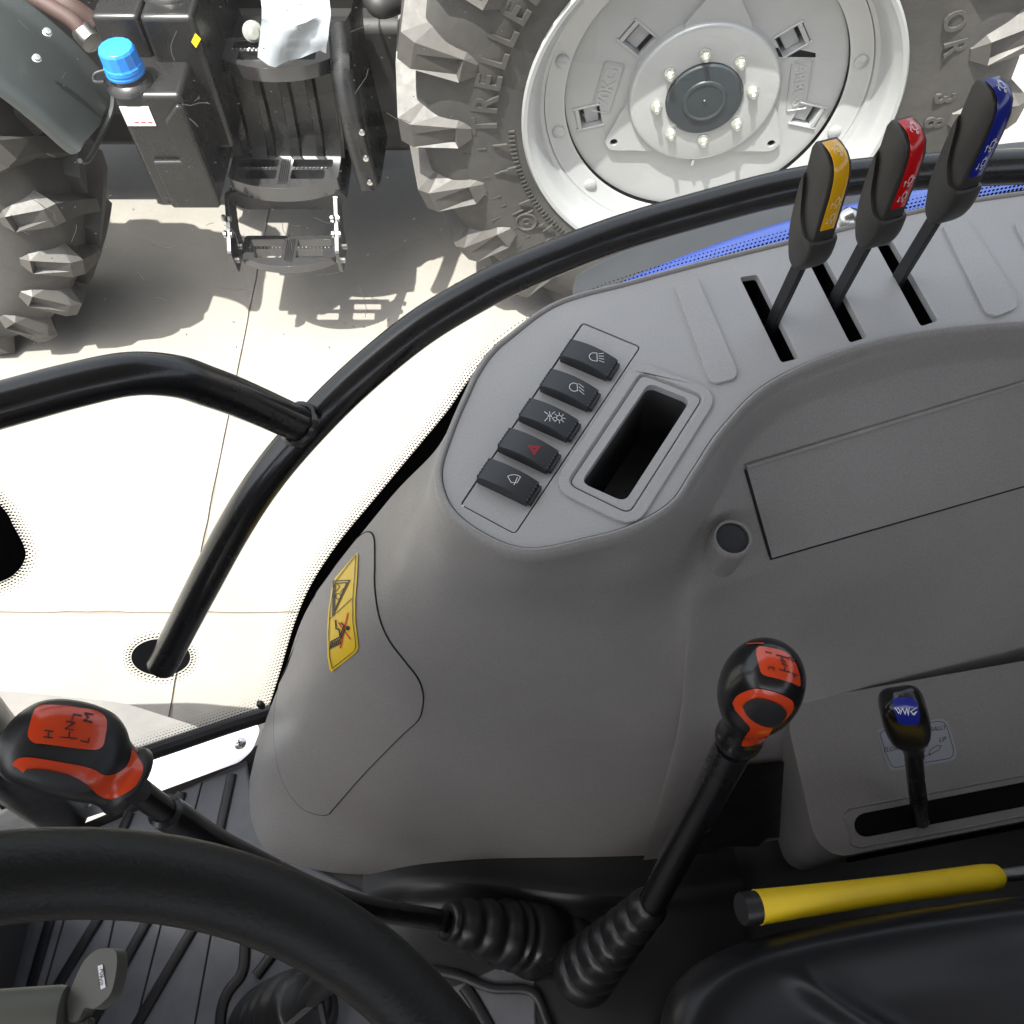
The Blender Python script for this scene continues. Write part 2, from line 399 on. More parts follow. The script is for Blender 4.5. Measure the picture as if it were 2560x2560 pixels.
# ---- floor mat with ribs
fm = MB()
P = [(-.74, -.5), (.03, -.5), (.03, .02), (-.04, .05), (-.12, .09), (-.20, .10), (-.34, .16), (-.375, .255)] + [(x, G(x, 1.1) - .03) for x in np.linspace(-.38, -.66, 6)] + [(-.72, .12)]
fm.prism(P, None, lambda x, y: Vector((x, y, FZ)), lambda x, y: Vector((x, y, FZ - .011)))
matt = tag(obj('floor_mat', fm, M['mat_rubber'], bevel=.003), 'ribbed dark rubber floor mat under the steering wheel', 'floor mat')
def rib(p, q, wd=.014, h=.006):
    b = MB(); L = [UZ(*a, FZ + h*.3) for a in ([p] + ([q] if isinstance(q, tuple) else q))]
    L = spline(L, 6) if len(L) > 2 else L
    b.tube(L, wd/2, 8, True, flat=.55, up=(0, 0, 1)); obj('rib', b, M['mat_rib'], matt)
for a, c in (((128, 2290), (40, 2600)), ((250, 2290), (62, 2600)), ((375, 2290), (195, 2620)), ((495, 2300), (308, 2620)),
             ((-10, 2280), (-90, 2600)), ((580, 1935), (545, 2095)), ((455, 1980), (430, 2060)), ((325, 2030), (295, 2100)), ((700, 2360), (640, 2440))):
    rib(a, c)
rib((613, 2360), [(606, 2430), (570, 2480), (553, 2530), (550, 2600)])
rib((1160, 2465), [(1190, 2510), (1240, 2600)], .016)
# thin mould lines
for a, c in (((30, 2300), (-40, 2560)), ((160, 2300), (75, 2600)), ((285, 2300), (230, 2560)), ((405, 2300), (330, 2600)), ((530, 2320), (480, 2600)), ((505, 1955), (475, 2070))):
    b = MB().tube([UZ(*a, FZ + .0005), UZ(*c, FZ + .0005)], .0012, 6); obj('mould_line', b, M['mat_rib'], matt)
# raised pad edge and hump under the gear levers
b = MB(); L = spline([UZ(*p, FZ + .004) for p in ((1080, 2425), (1150, 2440), (1230, 2470), (1330, 2480), (1370, 2560), (1400, 2650))], 8)
b.tube(L, .006, 10, True, flat=.5, up=(0, 0, 1)); obj('raised_edge', b, M['mat_rib'], matt)
rows = []
for s in np.linspace(0, 1, 30):
    x = -.20 + .50*s; rows.append([Vector((x, yy, zz)) for yy, zz in ((.15, 1.112), (.125, 1.114), (.112, 1.122), (.100, 1.126), (.090, 1.120), (.080, 1.108), (.066, 1.102), (.0, 1.098), (-.05, 1.094))])
b = MB()
for i, r in enumerate(rows):
    s = i/29; e = math.sin(min(1, s*5) * math.pi/2); k = .5 + .5*math.sin(s*9)
    for p in r: p.z = 1.096 + (p.z-1.096)*e + .004*k*e; p.y += .008*math.sin(s*7)
b.grid(rows); obj('skirt', b, M['rubber'], matt, sub=1)

# ---- sill plate
b = MB(); pp = rpoly([(165, 1985), (365, 1900), (530, 1838), (640, 1805), (650, 1825), (632, 1875), (600, 1905), (260, 2030), (200, 2050)], 14)
sz = FZ + .012
b.prism(pp, None, lambda x, y: UZ(x, y, sz), lambda x, y: UZ(x, y, sz - .012))
sill = tag(obj('door_sill_plate', b, M['alu'], bevel=.0015), 'bright bare aluminium door sill plate beside the orange shift knob', 'sill plate')
for p in ((220, 2002), (600, 1858)):
    c = UZ(*p, sz); b = MB().lathe([(.0, .004), (.005, .0036), (.008, .002), (.009, 0)], c, (0, 0, 1), 20)
    sc = obj('screw', b, M['steel'], sill)
    b = MB()
    for a in (20, 110): b.box(c + Vector((0, 0, .0036)), (.008, .0016, .0015), Matrix.Rotation(R(a), 3, 'Z'))
    obj('cross_slot', b, M['seam'], sc)

# ================================================================== DOOR (glass, printed border, tube frame)
door = thing('cab_door', (-.36, G(-.36, 1.15), 1.12), 'curved glass cab door with black tubular frame and dotted printed border', 'door')
zx = [-1.0, -.40, -.36, -.293, -.229, -.154, -.08, -.03, .05, 1.2]; zz_ = [1.115, 1.115, 1.14, 1.25, 1.40, 1.54, 1.64, 1.66, 1.62, 1.62]
rows = []
for x in np.linspace(-.95, 1.02, 80):
    zb = float(np.interp(x, zx, zz_)); rows.append([Vector((x, G(x, z), z)) for z in np.linspace(zb, 2.46, 24)])
b = MB().grid(rows); gl = obj('glass_pane', b, M['glass'], door, smooth=80); tag(gl, 'clear dusty curved glass pane')
# black printed border
edge_px = [(1245, 880), (1180, 940), (1120, 1025), (1050, 1110), (935, 1248), (848, 1354), (779, 1459), (736, 1559), (699, 1683), (671, 1770)]
E = [(p.x, p.y) for p in spline([(a, c, 0) for a, c in edge_px], 10)]
inner_px = [(1310, 880), (1260, 960), (1200, 1060), (1130, 1170), (1010, 1320), (920, 1440), (850, 1560), (800, 1680), (760, 1780), (730, 1860)]
I_ = [(p.x, p.y) for p in spline([(a, c, 0) for a, c in inner_px], 10)]
b = MB().grid([[UG(*p, -.004) for p in E], [UG((p[0]+q[0])/2, (p[1]+q[1])/2, -.004) for p, q in zip(E, I_)], [UG(*p, -.004) for p in I_]])
bd = obj('printed_border', b, M['void'], door, smooth=60)
low = [(700, 1752), (671, 1770), (560, 1806), (430, 1850), (300, 1893), (150, 1945), (0, 1990)]
b = MB(); L = [UG(p[0], p[1] + 12, -.01) for p in low]; b.tube(spline(L, 6), .011, 10)
obj('door_seal', b, M['rubber'], door)
back = [(1240, 885), (1330, 822), (1450, 768), (1567, 722), (1760, 664), (1980, 604), (2320, 520), (2600, 466)]
Bk = [(p.x, p.y) for p in spline([(a, c, 0) for a, c in back], 12)]
b = MB().grid([[UG(x, y, -.004) for x, y in Bk], [UG(x, y + 45, -.004) for x, y in Bk]]); obj('printed_border', b, M['void'], door, smooth=60)
dots = MB()
def dot(px, py, r):
    c = UG(px, py, -.005); e1 = (UG(px + 4, py, -.005) - c).normalized(); e2 = (UG(px, py - 4, -.005) - c); e2 = (e2 - e1*e2.dot(e1)).normalized()
    k = c.z; dep = (c - CAM).dot(Vector((0, cp, -sp))); rr = r * dep / FPX
    dots.add([c + (e1*math.cos(a) + e2*math.sin(a)*1.05)*rr for a in (i*math.pi/3 for i in range(6))], [(0, 1, 2, 3, 4, 5)])
def dotband(C, side, rows=6, sp0=8.2, rw=6.8, r0=3.4, r1=1.0, d0=2):
    V = [Vector((a, c, 0)) for a, c in C]; n = int(sum((q-p).length for p, q in zip(V, V[1:])) / sp0); Q = resample(V, n*2)
    for k in range(rows):
        for i in range(1, n - 1):
            j = 2*i + (k % 2); j = min(max(j, 1), len(Q)-2); t = (Q[j+1]-Q[j-1]).normalized(); nn = Vector((t.y, -t.x, 0)) * side
            p = Q[j] + nn*(d0 + rw*k); dot(p.x, p.y, r0 + (r1-r0)*k/(rows-1))
dotband(E, -1, 6)
dotband([(665, 1766), (560, 1802), (430, 1846), (290, 1892)], -1, 5)
dotband(Bk, 1, 4, 10.5, 8.8, 4.2, 2.2, 3)
# printed disc under the tube end, printed hinge patch at left
disc = circ(402, 1643, 74, 40, ry=46)[:-1]
b = MB().add([UG(x, y, -.004) for x, y in disc], [tuple(range(40))]); obj('printed_disc', b, M['frit'], door, smooth=0)
for k, rr in enumerate((5, 13, 20)):
    for i in range(48):
        a = (i + .5*(k % 2)) * 2*math.pi/48; dot(402 + (74+rr)*math.cos(a), 1643 + (46+rr)*math.sin(a), (3.8, 2.8, 1.8)[k])
hp = [(-150, 1120), (0, 1262), (34, 1315), (60, 1365), (63, 1395), (44, 1428), (0, 1455), (-150, 1500)]
H_ = [(p.x, p.y) for p in spline([(a, c, 0) for a, c in hp], 8)]
b = MB().add([UG(x, y, -.004) for x, y in H_], [tuple(range(len(H_)))]); obj('printed_hinge_patch', b, M['void'], door, smooth=0)
dotband(H_, 1, 5, 8.2, 7.2, 3.8, 1.4, 3)
tag(obj('printed_dots', dots, M['void'], door, smooth=0), kind='stuff')
tp = [(402, 1668), (412, 1652), (438, 1600), (505, 1470), (582, 1326), (661, 1202), (757, 1085), (880, 960), (1033, 832), (1167, 748), (1300, 681), (1523, 592), (1760, 521), (1980, 466), (2212, 436), (2560, 416), (2960, 410), (3700, 425)]
L = spline([UG(x, y, -.040 if i > 2 else -.032) for i, (x, y) in enumerate(tp)], 8)
TR = .0158
b = MB().tube(L, [TR*.55] + [TR*.93] + [TR]*(len(L)-2), 20); obj('frame_tube', b, M['tube'], door, smooth=50)
cpx = [(752, 1062), (606, 998), (520, 966), (440, 941), (326, 935), (186, 963), (0, 1013), (-300, 1095)]
L = spline([UG(x, y, -.048) for i, (x, y) in enumerate(cpx)], 8)
b = MB().tube(L, TR*.95, 20); bar = obj('cross_tube', b, M['tube'], door, smooth=50)
b = MB(); wl = []
c0, c1 = L[0], (L[1]-L[0]).normalized(); a_ = c1.cross(Vector((0, 0, 1))).normalized(); b_ = c1.cross(a_)
for i in range(26):
    a = i*2*math.pi/26; wl.append(c0 + c1*(.001+random.uniform(-.001, .001)) + (a_*math.cos(a)+b_*math.sin(a))*(TR+random.uniform(-.0005, .001)))
b.tube(wl + [wl[0]], [.0036 + random.uniform(-.0012, .0010) for _ in range(27)], 6); obj('weld_bead', b, M['gloss'], bar)
# fine scratches and specks on the pane
b = MB(); rnd = random.Random(9)
for k in range(26):
    x, y = rnd.uniform(20, 1000), rnd.uniform(20, 760); a = rnd.uniform(0, 6.28); n = rnd.randint(2, 5); L = [(x, y)]
    for q in range(n): a += rnd.uniform(-.5, .5); l = rnd.uniform(6, 26); L.append((L[-1][0] + l*math.cos(a), L[-1][1] + l*math.sin(a)))
    ribbon(lambda p, q: UG(p, q, -.003), [L], rnd.choice((1.2, 1.5, 2.2)), b)
for k in range(90):
    x, y = rnd.uniform(0, 1300), rnd.uniform(0, 900); ribbon(lambda p, q: UG(p, q, -.003), [[(x, y), (x + rnd.uniform(1, 4), y + rnd.uniform(-2, 2))]], 2.2, b)
tag(obj('glass_marks', b, mat('glass_dust', (.55, .55, .53), .7), door, smooth=0), kind='stuff')
# lower glass handle stop seen at the bottom of the pane
b = MB().box(UG(652, 1762, -.012), (.008, .008, .018)); obj('seal_clip', b, M['black'], door, bevel=.002)

# ================================================================== OWN REAR FENDER outside the glass
fc = Vector((.60, 0, .71))
def arc(Rr, y, a0=118, a1=52, n=40, cx=.69): return [Vector((cx + Rr*math.cos(R(a0+(a1-a0)*i/n)), y, .735 + Rr*math.sin(R(a0+(a1-a0)*i/n)))) for i in range(n+1)]
fen = thing('rear_fender', (.6, .75, 1.6), 'blue painted rear fender with grey rubber flare outside the door glass', 'fender')
b = MB().grid([arc(1.005, .655, 124), arc(1.005, .69, 124), arc(1.003, .730, 124), arc(.996, .742, 124)]); obj('painted_panel', b, M['blue_paint'], fen, smooth=60)
rows = [arc(.985, .73, 128), arc(.996, .738, 128), arc(.995, .77, 128), arc(.985, .80, 128), arc(.968, .822, 128), arc(.945, .832, 128), arc(.90, .833, 128)]
b = MB().grid(rows); obj('flare', b, M['flare'], fen, smooth=60)
st = thing('ball_stud', UZ(2122, 560, 1.79), 'small bright steel ball stud behind the yellow lever', 'stud')
c = UZ(2120, 548, 1.80); b = MB().lathe([(.0001, .0105), (.005, .0095), (.0085, .006), (.0105, 0), (.0085, -.006), (.005, -.0095), (.0001, -.0105)], c, (1, .2, 0), 24); obj('ball', b, M['steel'], st)
b = MB().tube([c + Vector((.008, .002, 0)), c + Vector((.05, .012, 0))], .005, 12); obj('stem', b, M['zinc'], st)

# ---- own fuel tank below the door, dusty
b = MB().prism(rpoly([(-1.75, .2), (-.45, .2), (-.45, .36), (-.62, .44), (-.8, .495), (-1.06, .52), (-1.75, .5)], .04), None, lambda x, y: Vector((x, y, .62)), lambda x, y: Vector((x, y, .2)))
ot = tag(obj('side_tank', b, mat('dusty_tank', (.05, .05, .05), .5, dust=.6, dustcol=(.17, .155, .14), bump=.2, bscale=60), bevel=.03, seg=4), 'dusty grey tank top below the door, seen through the glass', 'tank')

# ================================================================== SIDE CONSOLE
PZ = 1.80
con = thing('side_console', (.1, .3, 1.1), 'grey moulded plastic side console with switches, tray and lever slots', 'console')
# control columns: shoulder, wall foot, near edge, then down the near face to the floor
def col(pp): return [UZ(x, y, z) for x, y, z in pp]
def ncol(r0, r1, r2, r3, r4, r5, r6): return col([(*r0, 1.790), (*r1, 1.74), (*r2, 1.645), (*r3, 1.45), (*r4, 1.30), (*r5, 1.17), (*r6, 1.10)])
cols = [
 ncol((1174, 962), (1096, 1116), (965, 1258), (776, 1508), (712, 1675), (652, 1838), (622, 1955)),
 ncol((1116, 1095), (1068, 1215), (985, 1365), (826, 1640), (748, 1820), (690, 1960), (632, 2062)),
 ncol((1086, 1215), (1062, 1300), (1015, 1450), (915, 1720), (850, 1910), (790, 2060), (690, 2140)),
 ncol((1140, 1325), (1130, 1400), (1110, 1530), (1060, 1780), (1010, 1960), (960, 2110), (890, 2186)),
 ncol((1300, 1405), (1298, 1460), (1292, 1570), (1280, 1800), (1270, 1970), (1255, 2100), (1245, 2158)),
 ncol((1480, 1378), (1488, 1430), (1496, 1560), (1510, 1790), (1515, 1960), (1515, 2095), (1515, 2152)),
 ncol((1600, 1340), (1630, 1400), (1672, 1515), (1700, 1790), (1700, 1960), (1695, 2095), (1690, 2150))]
def pcol(sh, wf, ne, zf, kk=.54):   # columns across the pocket
    a, c, d = UZ(*sh, 1.790), UZ(*wf, zf), UZ(*ne, 1.665)
    yb = .139 + .17*(d.x - .19)
    return [a, c, d] + [Vector((d.x + .02, d.y + (yb - d.y)*k, z)) for k, z in ((kk, 1.45), (kk + (1-kk)*.45, 1.30), (kk + (1-kk)*.82, 1.17), (1.0, 1.10))]
cols += [pcol((1690, 1282), (1735, 1338), (1738, 1490), 1.715, .33), pcol((1742, 1205), (1800, 1240), (1830, 1458), 1.738, .38), pcol((1814, 1098), (1862, 1128), (1960, 1410), 1.752, .45), pcol((1925, 990), (1965, 1042), (2110, 1352), 1.760),
         pcol((2108, 908), (2136, 974), (2310, 1276), 1.762), pcol((2315, 860), (2334, 922), (2470, 1218), 1.762), pcol((2563, 838), (2574, 900), (2640, 1156), 1.762), pcol((2900, 826), (2900, 890), (2900, 1062), 1.762), pcol((3500, 830), (3500, 885), (3500, 950), 1.762)]
NC = len(cols); SH = []
for i in range(NC):
    k = max(0, min(1, (i - 5) / 1.5)); SH.append([.75, 1 - .72*k, 1 - .78*k, 1, 1, 1, 1])
den = [10, 12, 12, 8, 7, 6]
fine = []
for c, sh in zip(cols, SH):
    L = []
    for i in range(6):
        def T(j): return ((c[min(j+1, 6)] - c[max(j-1, 0)]) * (.5 if 0 < j < 6 else 1)) * sh[j]
        if i == 0: t0 = (Vector((c[1].x - c[0].x, c[1].y - c[0].y, 0))*.9 + Vector((0, 0, -.012)))
        else: t0 = T(i)
        L += [hermite(c[i], c[i+1], t0, T(i+1), q/den[i]) for q in range(den[i])]
    fine.append(L + [c[6]])
nr = len(fine[0]); rows = [spline([f[r] for f in fine], 12) for r in range(nr)]
top = rows[0]
def inset(P, d, z):
    o = []
    for i, p in enumerate(P):
        t = P[min(i+1, len(P)-1)] - P[max(i-1, 0)]; n = Vector((-t.y, t.x, 0)).normalized(); o.append(Vector((p.x + n.x*d, p.y + n.y*d, z)))
    return o
bead = [inset(top, .016, 1.786), inset(top, .0066, 1.7925), inset(top, .0064, 1.8002), inset(top, .0055, 1.8022), inset(top, .0035, 1.8022), inset(top, .0015, 1.7995), inset(top, .0004, 1.7955)]
body = MB().grid(bead + rows)
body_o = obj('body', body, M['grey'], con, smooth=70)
BV = bvh_of(body)
# far lip and skirt behind the plate
bk = [UZ(x, y, 1.79) for x, y in ((1174, 962), (1212, 905), (1262, 858), (1385, 772), (1570, 719), (1760, 668), (1980, 614), (2320, 533), (2560, 495), (2900, 450))]
bks = spline(bk, 10)
def off2(P, d, z): return [Vector((p.x, p.y, z)) for p in inset(P, d, z)]
b = MB().grid([off2(bks, -.016, 1.786), off2(bks, -.0066, 1.7925), off2(bks, -.0064, 1.8002), off2(bks, -.005, 1.8022), off2(bks, -.003, 1.8020), off2(bks, -.0008, 1.7990), off2(bks, .001, 1.793), off2(bks, .002, 1.78), off2(bks, .004, 1.72), off2(bks, .006, 1.66), off2(bks, -.06, 1.66)])
obj('rear_lip', b, M['grey'], con, smooth=70)
# top plate outline with openings
plate_out = [(p.x, p.y) for p in inset(top, .0070, 0)] + [(p.x, p.y) for p in off2(bks, -.0070, 0)[2:][::-1]]
def W2(px, py, z=PZ): p = UZ(px, py, z); return (p.x, p.y)
def quad(P, r): return rpoly([W2(*p) for p in P], r)
def grow(P, d):
    n = len(P); A = sum(P[i-1][0]*P[i][1] - P[i][0]*P[i-1][1] for i in range(n)); s_ = 1 if A > 0 else -1; o = []
    for i in range(n):
        t = Vector(P[(i+1) % n]) - Vector(P[i-1]); m_ = Vector((t.y, -t.x)).normalized()*d*s_; o.append((P[i][0] + m_.x, P[i][1] + m_.y))
    return o
sw_px = [(1456, 805), (1603, 866), (1288, 1337), (1149, 1262)]
tr_px = [(1604, 936), (1758, 995), (1573, 1286), (1420, 1212)]
tr_hole = [(1622, 958), (1727, 1000), (1562, 1256), (1452, 1207)]
sw_hole = quad(sw_px, .004); tr_rect = quad(tr_px, .007)
slots_px = [[(1849, 693), (1893, 686), (1997, 896), (1953, 907)], [(2020, 652), (2062, 643), (2168, 844), (2124, 857)], [(2188, 606), (2228, 598), (2345, 802), (2302, 816)]]
slots = [quad(s, .003) for s in slots_px]
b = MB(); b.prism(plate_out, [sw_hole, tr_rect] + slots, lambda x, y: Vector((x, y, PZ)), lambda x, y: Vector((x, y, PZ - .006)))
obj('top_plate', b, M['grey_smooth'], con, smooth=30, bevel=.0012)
b = MB(); b.prism(grow(plate_out[::4], -.022), None, lambda x, y: Vector((x, y, 1.724)), lambda x, y: Vector((x, y, 1.720))); obj('inner_floor', b, M['void'], con, smooth=0)
for s in slots:
    g = grow(s, .003); b = MB().grid([[Vector((x, y, z)) for x, y in g] for z in (PZ - .0058, 1.770)], True); b.f.append(tuple(len(g) + i for i in range(len(g)))); obj('slot_liner', b, M['void'], con, smooth=0, fix=False)
# metal guides that show inside the slots
for i, s in enumerate(slots_px):
    p = UZ((s[0][0]*.62 + s[3][0]*.38) + 20, (s[0][1]*.62 + s[3][1]*.38), 1.77); b = MB().tube([p + Vector((-.016, -.004, 0)), p + Vector((.016, .004, 0))], .0025, 8); obj('slot_guide', b, M['black'], con)
b = MB(); b.prism(grow(sw_hole, -.0012), None, lambda x, y: Vector((x, y, PZ - .0006)), lambda x, y: Vector((x, y, PZ - .006)))
obj('switch_panel', b, M['grey_smooth'], con, bevel=.0008)
# raised surround, bezel and tray pocket
sur = grow(tr_rect, .0095)
b = MB(); b.prism(sur, [grow(tr_rect, .0012)], lambda x, y: Vector((x, y, PZ + .0022)), lambda x, y: Vector((x, y, PZ - .004))); obj('tray_surround', b, M['grey_smooth'], con, bevel=.0020, seg=4)
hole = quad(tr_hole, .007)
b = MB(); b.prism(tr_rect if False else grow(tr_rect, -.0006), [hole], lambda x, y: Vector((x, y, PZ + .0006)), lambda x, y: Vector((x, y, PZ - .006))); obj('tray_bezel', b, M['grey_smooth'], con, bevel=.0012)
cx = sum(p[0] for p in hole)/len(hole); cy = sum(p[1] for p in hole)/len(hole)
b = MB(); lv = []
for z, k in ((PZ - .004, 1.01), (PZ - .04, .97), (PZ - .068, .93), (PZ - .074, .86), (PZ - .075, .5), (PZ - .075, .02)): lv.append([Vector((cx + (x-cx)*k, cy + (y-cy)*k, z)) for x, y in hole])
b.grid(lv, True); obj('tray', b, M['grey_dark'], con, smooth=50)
# embossed pads
for P in ([(1682, 712), (1742, 700), (1842, 930), (1836, 950), (1788, 962), (1772, 955)], [(2352, 566), (2412, 548), (2540, 745), (2538, 775), (2486, 795), (2462, 788)], [(2530, 560), (2600, 540), (2700, 700), (2620, 730)]):
    o1 = rpoly([W2(*p) for p in P], .005)
    b = MB(); b.prism(o1, None, lambda x, y: Vector((x, y, PZ + .0022)), lambda x, y: Vector((x, y, PZ - .002))); obj('embossed_pad', b, M['grey_smooth'], con, bevel=.0026, seg=4)
# rocker switches
swc = [(1471, 906), (1422, 981), (1371, 1056), (1320, 1132), (1270, 1210)]
ex = (Vector(W2(1603, 866)) - Vector(W2(1456, 805))).normalized(); ex = Vector((ex.x, ex.y, 0)); ey = Vector((-ex.y, ex.x, 0))
slabel = ['dark rocker switch with work lamp symbol, farthest of five', 'dark rocker switch with dipped lamp symbol, second from the far end', 'dark rocker switch with sun and lamp symbol, middle of five', 'dark rocker switch with red hazard triangle', 'dark rocker switch with wiper symbol, nearest of five']
HL, HW = .0202, .0098
def swtop(a): return .0065 + .0040*(1 - ((a + .1)/1.1)**2) if a > -1.2 else 0
def icon(i, fn):
    D = lambda x: x*.0042
    if i == 0: Ls = [[(-D(.2), D(.9)), (D(.35), D(.9)), (D(.35), -D(.9)), (-D(.2), -D(.9))], circ(-D(.2), 0, D(.9), 10, 90, 270)] + [[(D(.7), D(q)), (D(1.6), D(q*1.3))] for q in (.75, .25, -.25, -.75)]
    elif i == 1: Ls = [[(-D(.2), D(.9)), (D(.35), D(.7)), (D(.35), -D(.7)), (-D(.2), -D(.9))], circ(-D(.2), 0, D(.9), 10, 90, 270)] + [[(D(.65), D(q)), (D(1.5), D(q - .7))] for q in (.8, .1, -.6)]
    elif i == 2: Ls = [circ(D(.8), 0, D(.5), 12)] + [[(D(.8 + .7*math.cos(a)), D(.7*math.sin(a))), (D(.8 + 1.05*math.cos(a)), D(1.05*math.sin(a)))] for a in (k*math.pi/4 for k in range(8))] + [circ(-D(.9), D(.2), D(.3), 8, 0, 180), [(-D(1.2), D(.2)), (-D(.6), D(.2))]] + [[(-D(.9) + D(q*.4), -D(.1)), (-D(.9) + D(q*.9), -D(.8))] for q in (-1, 0, 1)] + [[(-D(.9) + D(q*.4), D(.7)), (-D(.9) + D(q*.9), D(1.2))] for q in (-1, 0, 1)]
    elif i == 3: Ls = [[(D(1.1*k*math.sin(R(a))), D(1.1*k*math.cos(R(a)) - .1)) for a in (60, 180, 300, 60)] for k in (1, .5)]
    else: Ls = [circ(0, -D(.9), D(1.9), 8, 55, 125), [(-D(1.08), D(.65)), (-D(.5), -D(.5)), (D(.5), -D(.5)), (D(1.08), D(.65))], [(0, -D(.9)), (D(.55), D(.5))]]
    return ribbon(fn, Ls, .0005)
for i, p in enumerate(swc):
    c = UZ(*p, PZ); b = MB(); rws = []
    sec = [-1.0, -.985, -.93, -.7, -.35, 0, .35, .6, .8, .93, .985, 1.0]
    for a in sec:
        h = swtop(a) if abs(a) < .99 else swtop(a) - .002
        r = []
        for q, hh in ((-1, 0), (-1, .72), (-.985, .9), (-.93, 1), (0, 1.02), (.93, 1), (.985, .9), (1, .72), (1, 0)):
            r.append(c + ex*a*HL + ey*q*HW*(.96 if abs(a) > .99 else 1) + Vector((0, 0, -.001 + h*hh)))
        rws.append(r)
    b.grid(rws); n = 9
    b.f.append(tuple(range(9))[::-1]); b.f.append(tuple(len(b.v) - 9 + q for q in range(9)))
    sw = tag(obj('rocker_switch', b, M['switch'], con, smooth=40, bevel=.0006), slabel[i])
    b = MB()
    for e in (-1, 1):      # moulded grip teeth on both ends
        for k in range(6): q = (k - 2.5)/3.2; b.box(c + ex*e*HL*.995 + ey*HW*q + Vector((0, 0, swtop(e*.97)*.5)), (.0016, .0022, swtop(e*.97)*.85), Matrix.Rotation(math.atan2(ex.y, ex.x), 3, 'Z'))
    tag(obj('grip_teeth', b, M['switch'], sw, bevel=.0004), kind='stuff')
    b = MB().box(c + ex*HL*1.06 + Vector((0, 0, .0018)), (.004, HW*1.7, .004), Matrix.Rotation(math.atan2(ex.y, ex.x), 3, 'Z')); obj('base_lug', b, M['black'], sw, bevel=.0006)
    def fn(x, y, c=c):
        # symbols stand upright for the driver's right hand side
        q = c + ex*.005 + Vector((x, y, 0)); a = (q - c).dot(ex)/HL; return Vector((q.x, q.y, PZ - .001 + swtop(a)*1.02 + .0004))
    tag(obj('symbol', icon(i, fn), M['ink_r'] if i == 3 else M['ink_w'], sw, smooth=0), kind='stuff')
# front cover: a separate moulded panel let into the body, with its seam
def P2(L): return [(p.x, p.y) for p in spline([(a, c, 0) for a, c in L], 8)]
cov = P2([(795, 1478), (830, 1430), (868, 1375), (900, 1342), (922, 1330), (936, 1345), (938, 1400), (938, 1470), (950, 1545), (975, 1602), (1015, 1655), (1045, 1695), (1058, 1735), (1055, 1775), (1043, 1802), (1010, 1832), (960, 1882), (900, 1945), (835, 2020), (822, 2034), (800, 2036), (760, 2022), (725, 1985), (700, 1930), (688, 1860), (686, 1800), (697, 1720), (720, 1630), (752, 1556)])
def clip_cov(P):
    return [p for p in P if hit(BV, *p) is not None]
cov = clip_cov(cov)
b = patch(BV, cov, .0012, 26); covo = obj('front_cover', b, M['grey'], con, smooth=70)
seam = MB(); pts = [hit(BV, x, y, .0004) for x, y in cov]; run = [p for p in pts if p is not None]
seam.tube(run + [run[0]], .0010, 6, False); obj('cover_seam', seam, M['seam'], con)
# yellow warning label
lab = [(899, 1380), (900, 1392), (898, 1440), (893, 1500), (893, 1550), (898, 1590), (900, 1618), (893, 1630), (832, 1678), (828, 1672), (823, 1640), (822, 1580), (826, 1520), (834, 1470), (840, 1450), (842, 1444)]
b = patch(BV, lab, .0022, 12); wl_ = tag(obj('warning_label', b, M['yellow_label'], con, smooth=60), 'yellow warning sticker with triangle and crossed out seated figure')
hf = lambda x, y: hit(BV, x, y, .0030)
b = ribbon(hf, [[(896, 1388), (893, 1440), (888, 1500), (888, 1550), (893, 1590), (895, 1614), (890, 1625), (836, 1668), (830, 1640), (828, 1580), (832, 1520), (840, 1470), (847, 1450), (896, 1388)], [(829, 1548), (886, 1495)]], 1.6)
ribbon(hf, [[(838, 1538), (880, 1450), (840, 1452), (838, 1538)], [(842, 1526), (874, 1456), (844, 1458), (842, 1526)]], 2.6, b)
ribbon(hf, [circ(852, 1490, 7, 10), [(846, 1478), (856, 1466), (850, 1460)], [(858, 1480), (866, 1470)]], 2.0, b)
ribbon(hf, [[(832, 1620), (834, 1602), (856, 1590), (854, 1572), (846, 1570)], [(858, 1594), (868, 1572)], [(846, 1566), (845, 1550)]] + [[(833 + k*4.4, 1607 - k*2.2), (835 + k*4.4, 1617 - k*2.2)] for k in range(6)], 3.2, b)
ribbon(hf, [circ(875, 1568, 3.5, 8), circ(875, 1568, 1.6, 8), [(856, 1590), (866, 1562), (860, 1556)]], 3.4, b)
tag(obj('pictogram', b, M['ink_k'], wl_, smooth=0), kind='stuff')
b = ribbon(hf, [[(857, 1616), (876, 1532)], [(853, 1556), (881, 1594)]], 3.4); obj('red_cross', b, M['ink_r'], wl_, smooth=0)
# pocket cover panel (flat lid in the recess) and its joint
pc = [(1862, 1172), (2566, 958), (2760, 905), (2760, 1155), (2566, 1212), (1926, 1396)]
pocket = MB().grid([[UZ(1700, 900, 1.715)]]) if False else None
def pk(px, py, off=0.0):
    h = hit(BV, px, py, off); return h
b = patch(BV, pc, .0016, 34); obj('pocket_lid', b, M['grey'], con, smooth=60)
pts = []
for i in range(len(pc)):
    a, c = pc[i], pc[(i+1) % len(pc)]
    for k in range(20):
        h = hit(BV, a[0] + (c[0]-a[0])*k/20, a[1] + (c[1]-a[1])*k/20, .0006)
        if h is not None: pts.append(h)
b = MB().tube(pts + [pts[0]], .0014, 6, False); obj('lid_joint', b, M['seam'], con)
L = [h for h in (hit(BV, 1862 + k*38, 1168 - k*11.55, .001) for k in range(20)) if h is not None]
if len(L) > 2:
    b = MB().tube(L, .0028, 8); obj('lid_step', b, M['grey'], con)
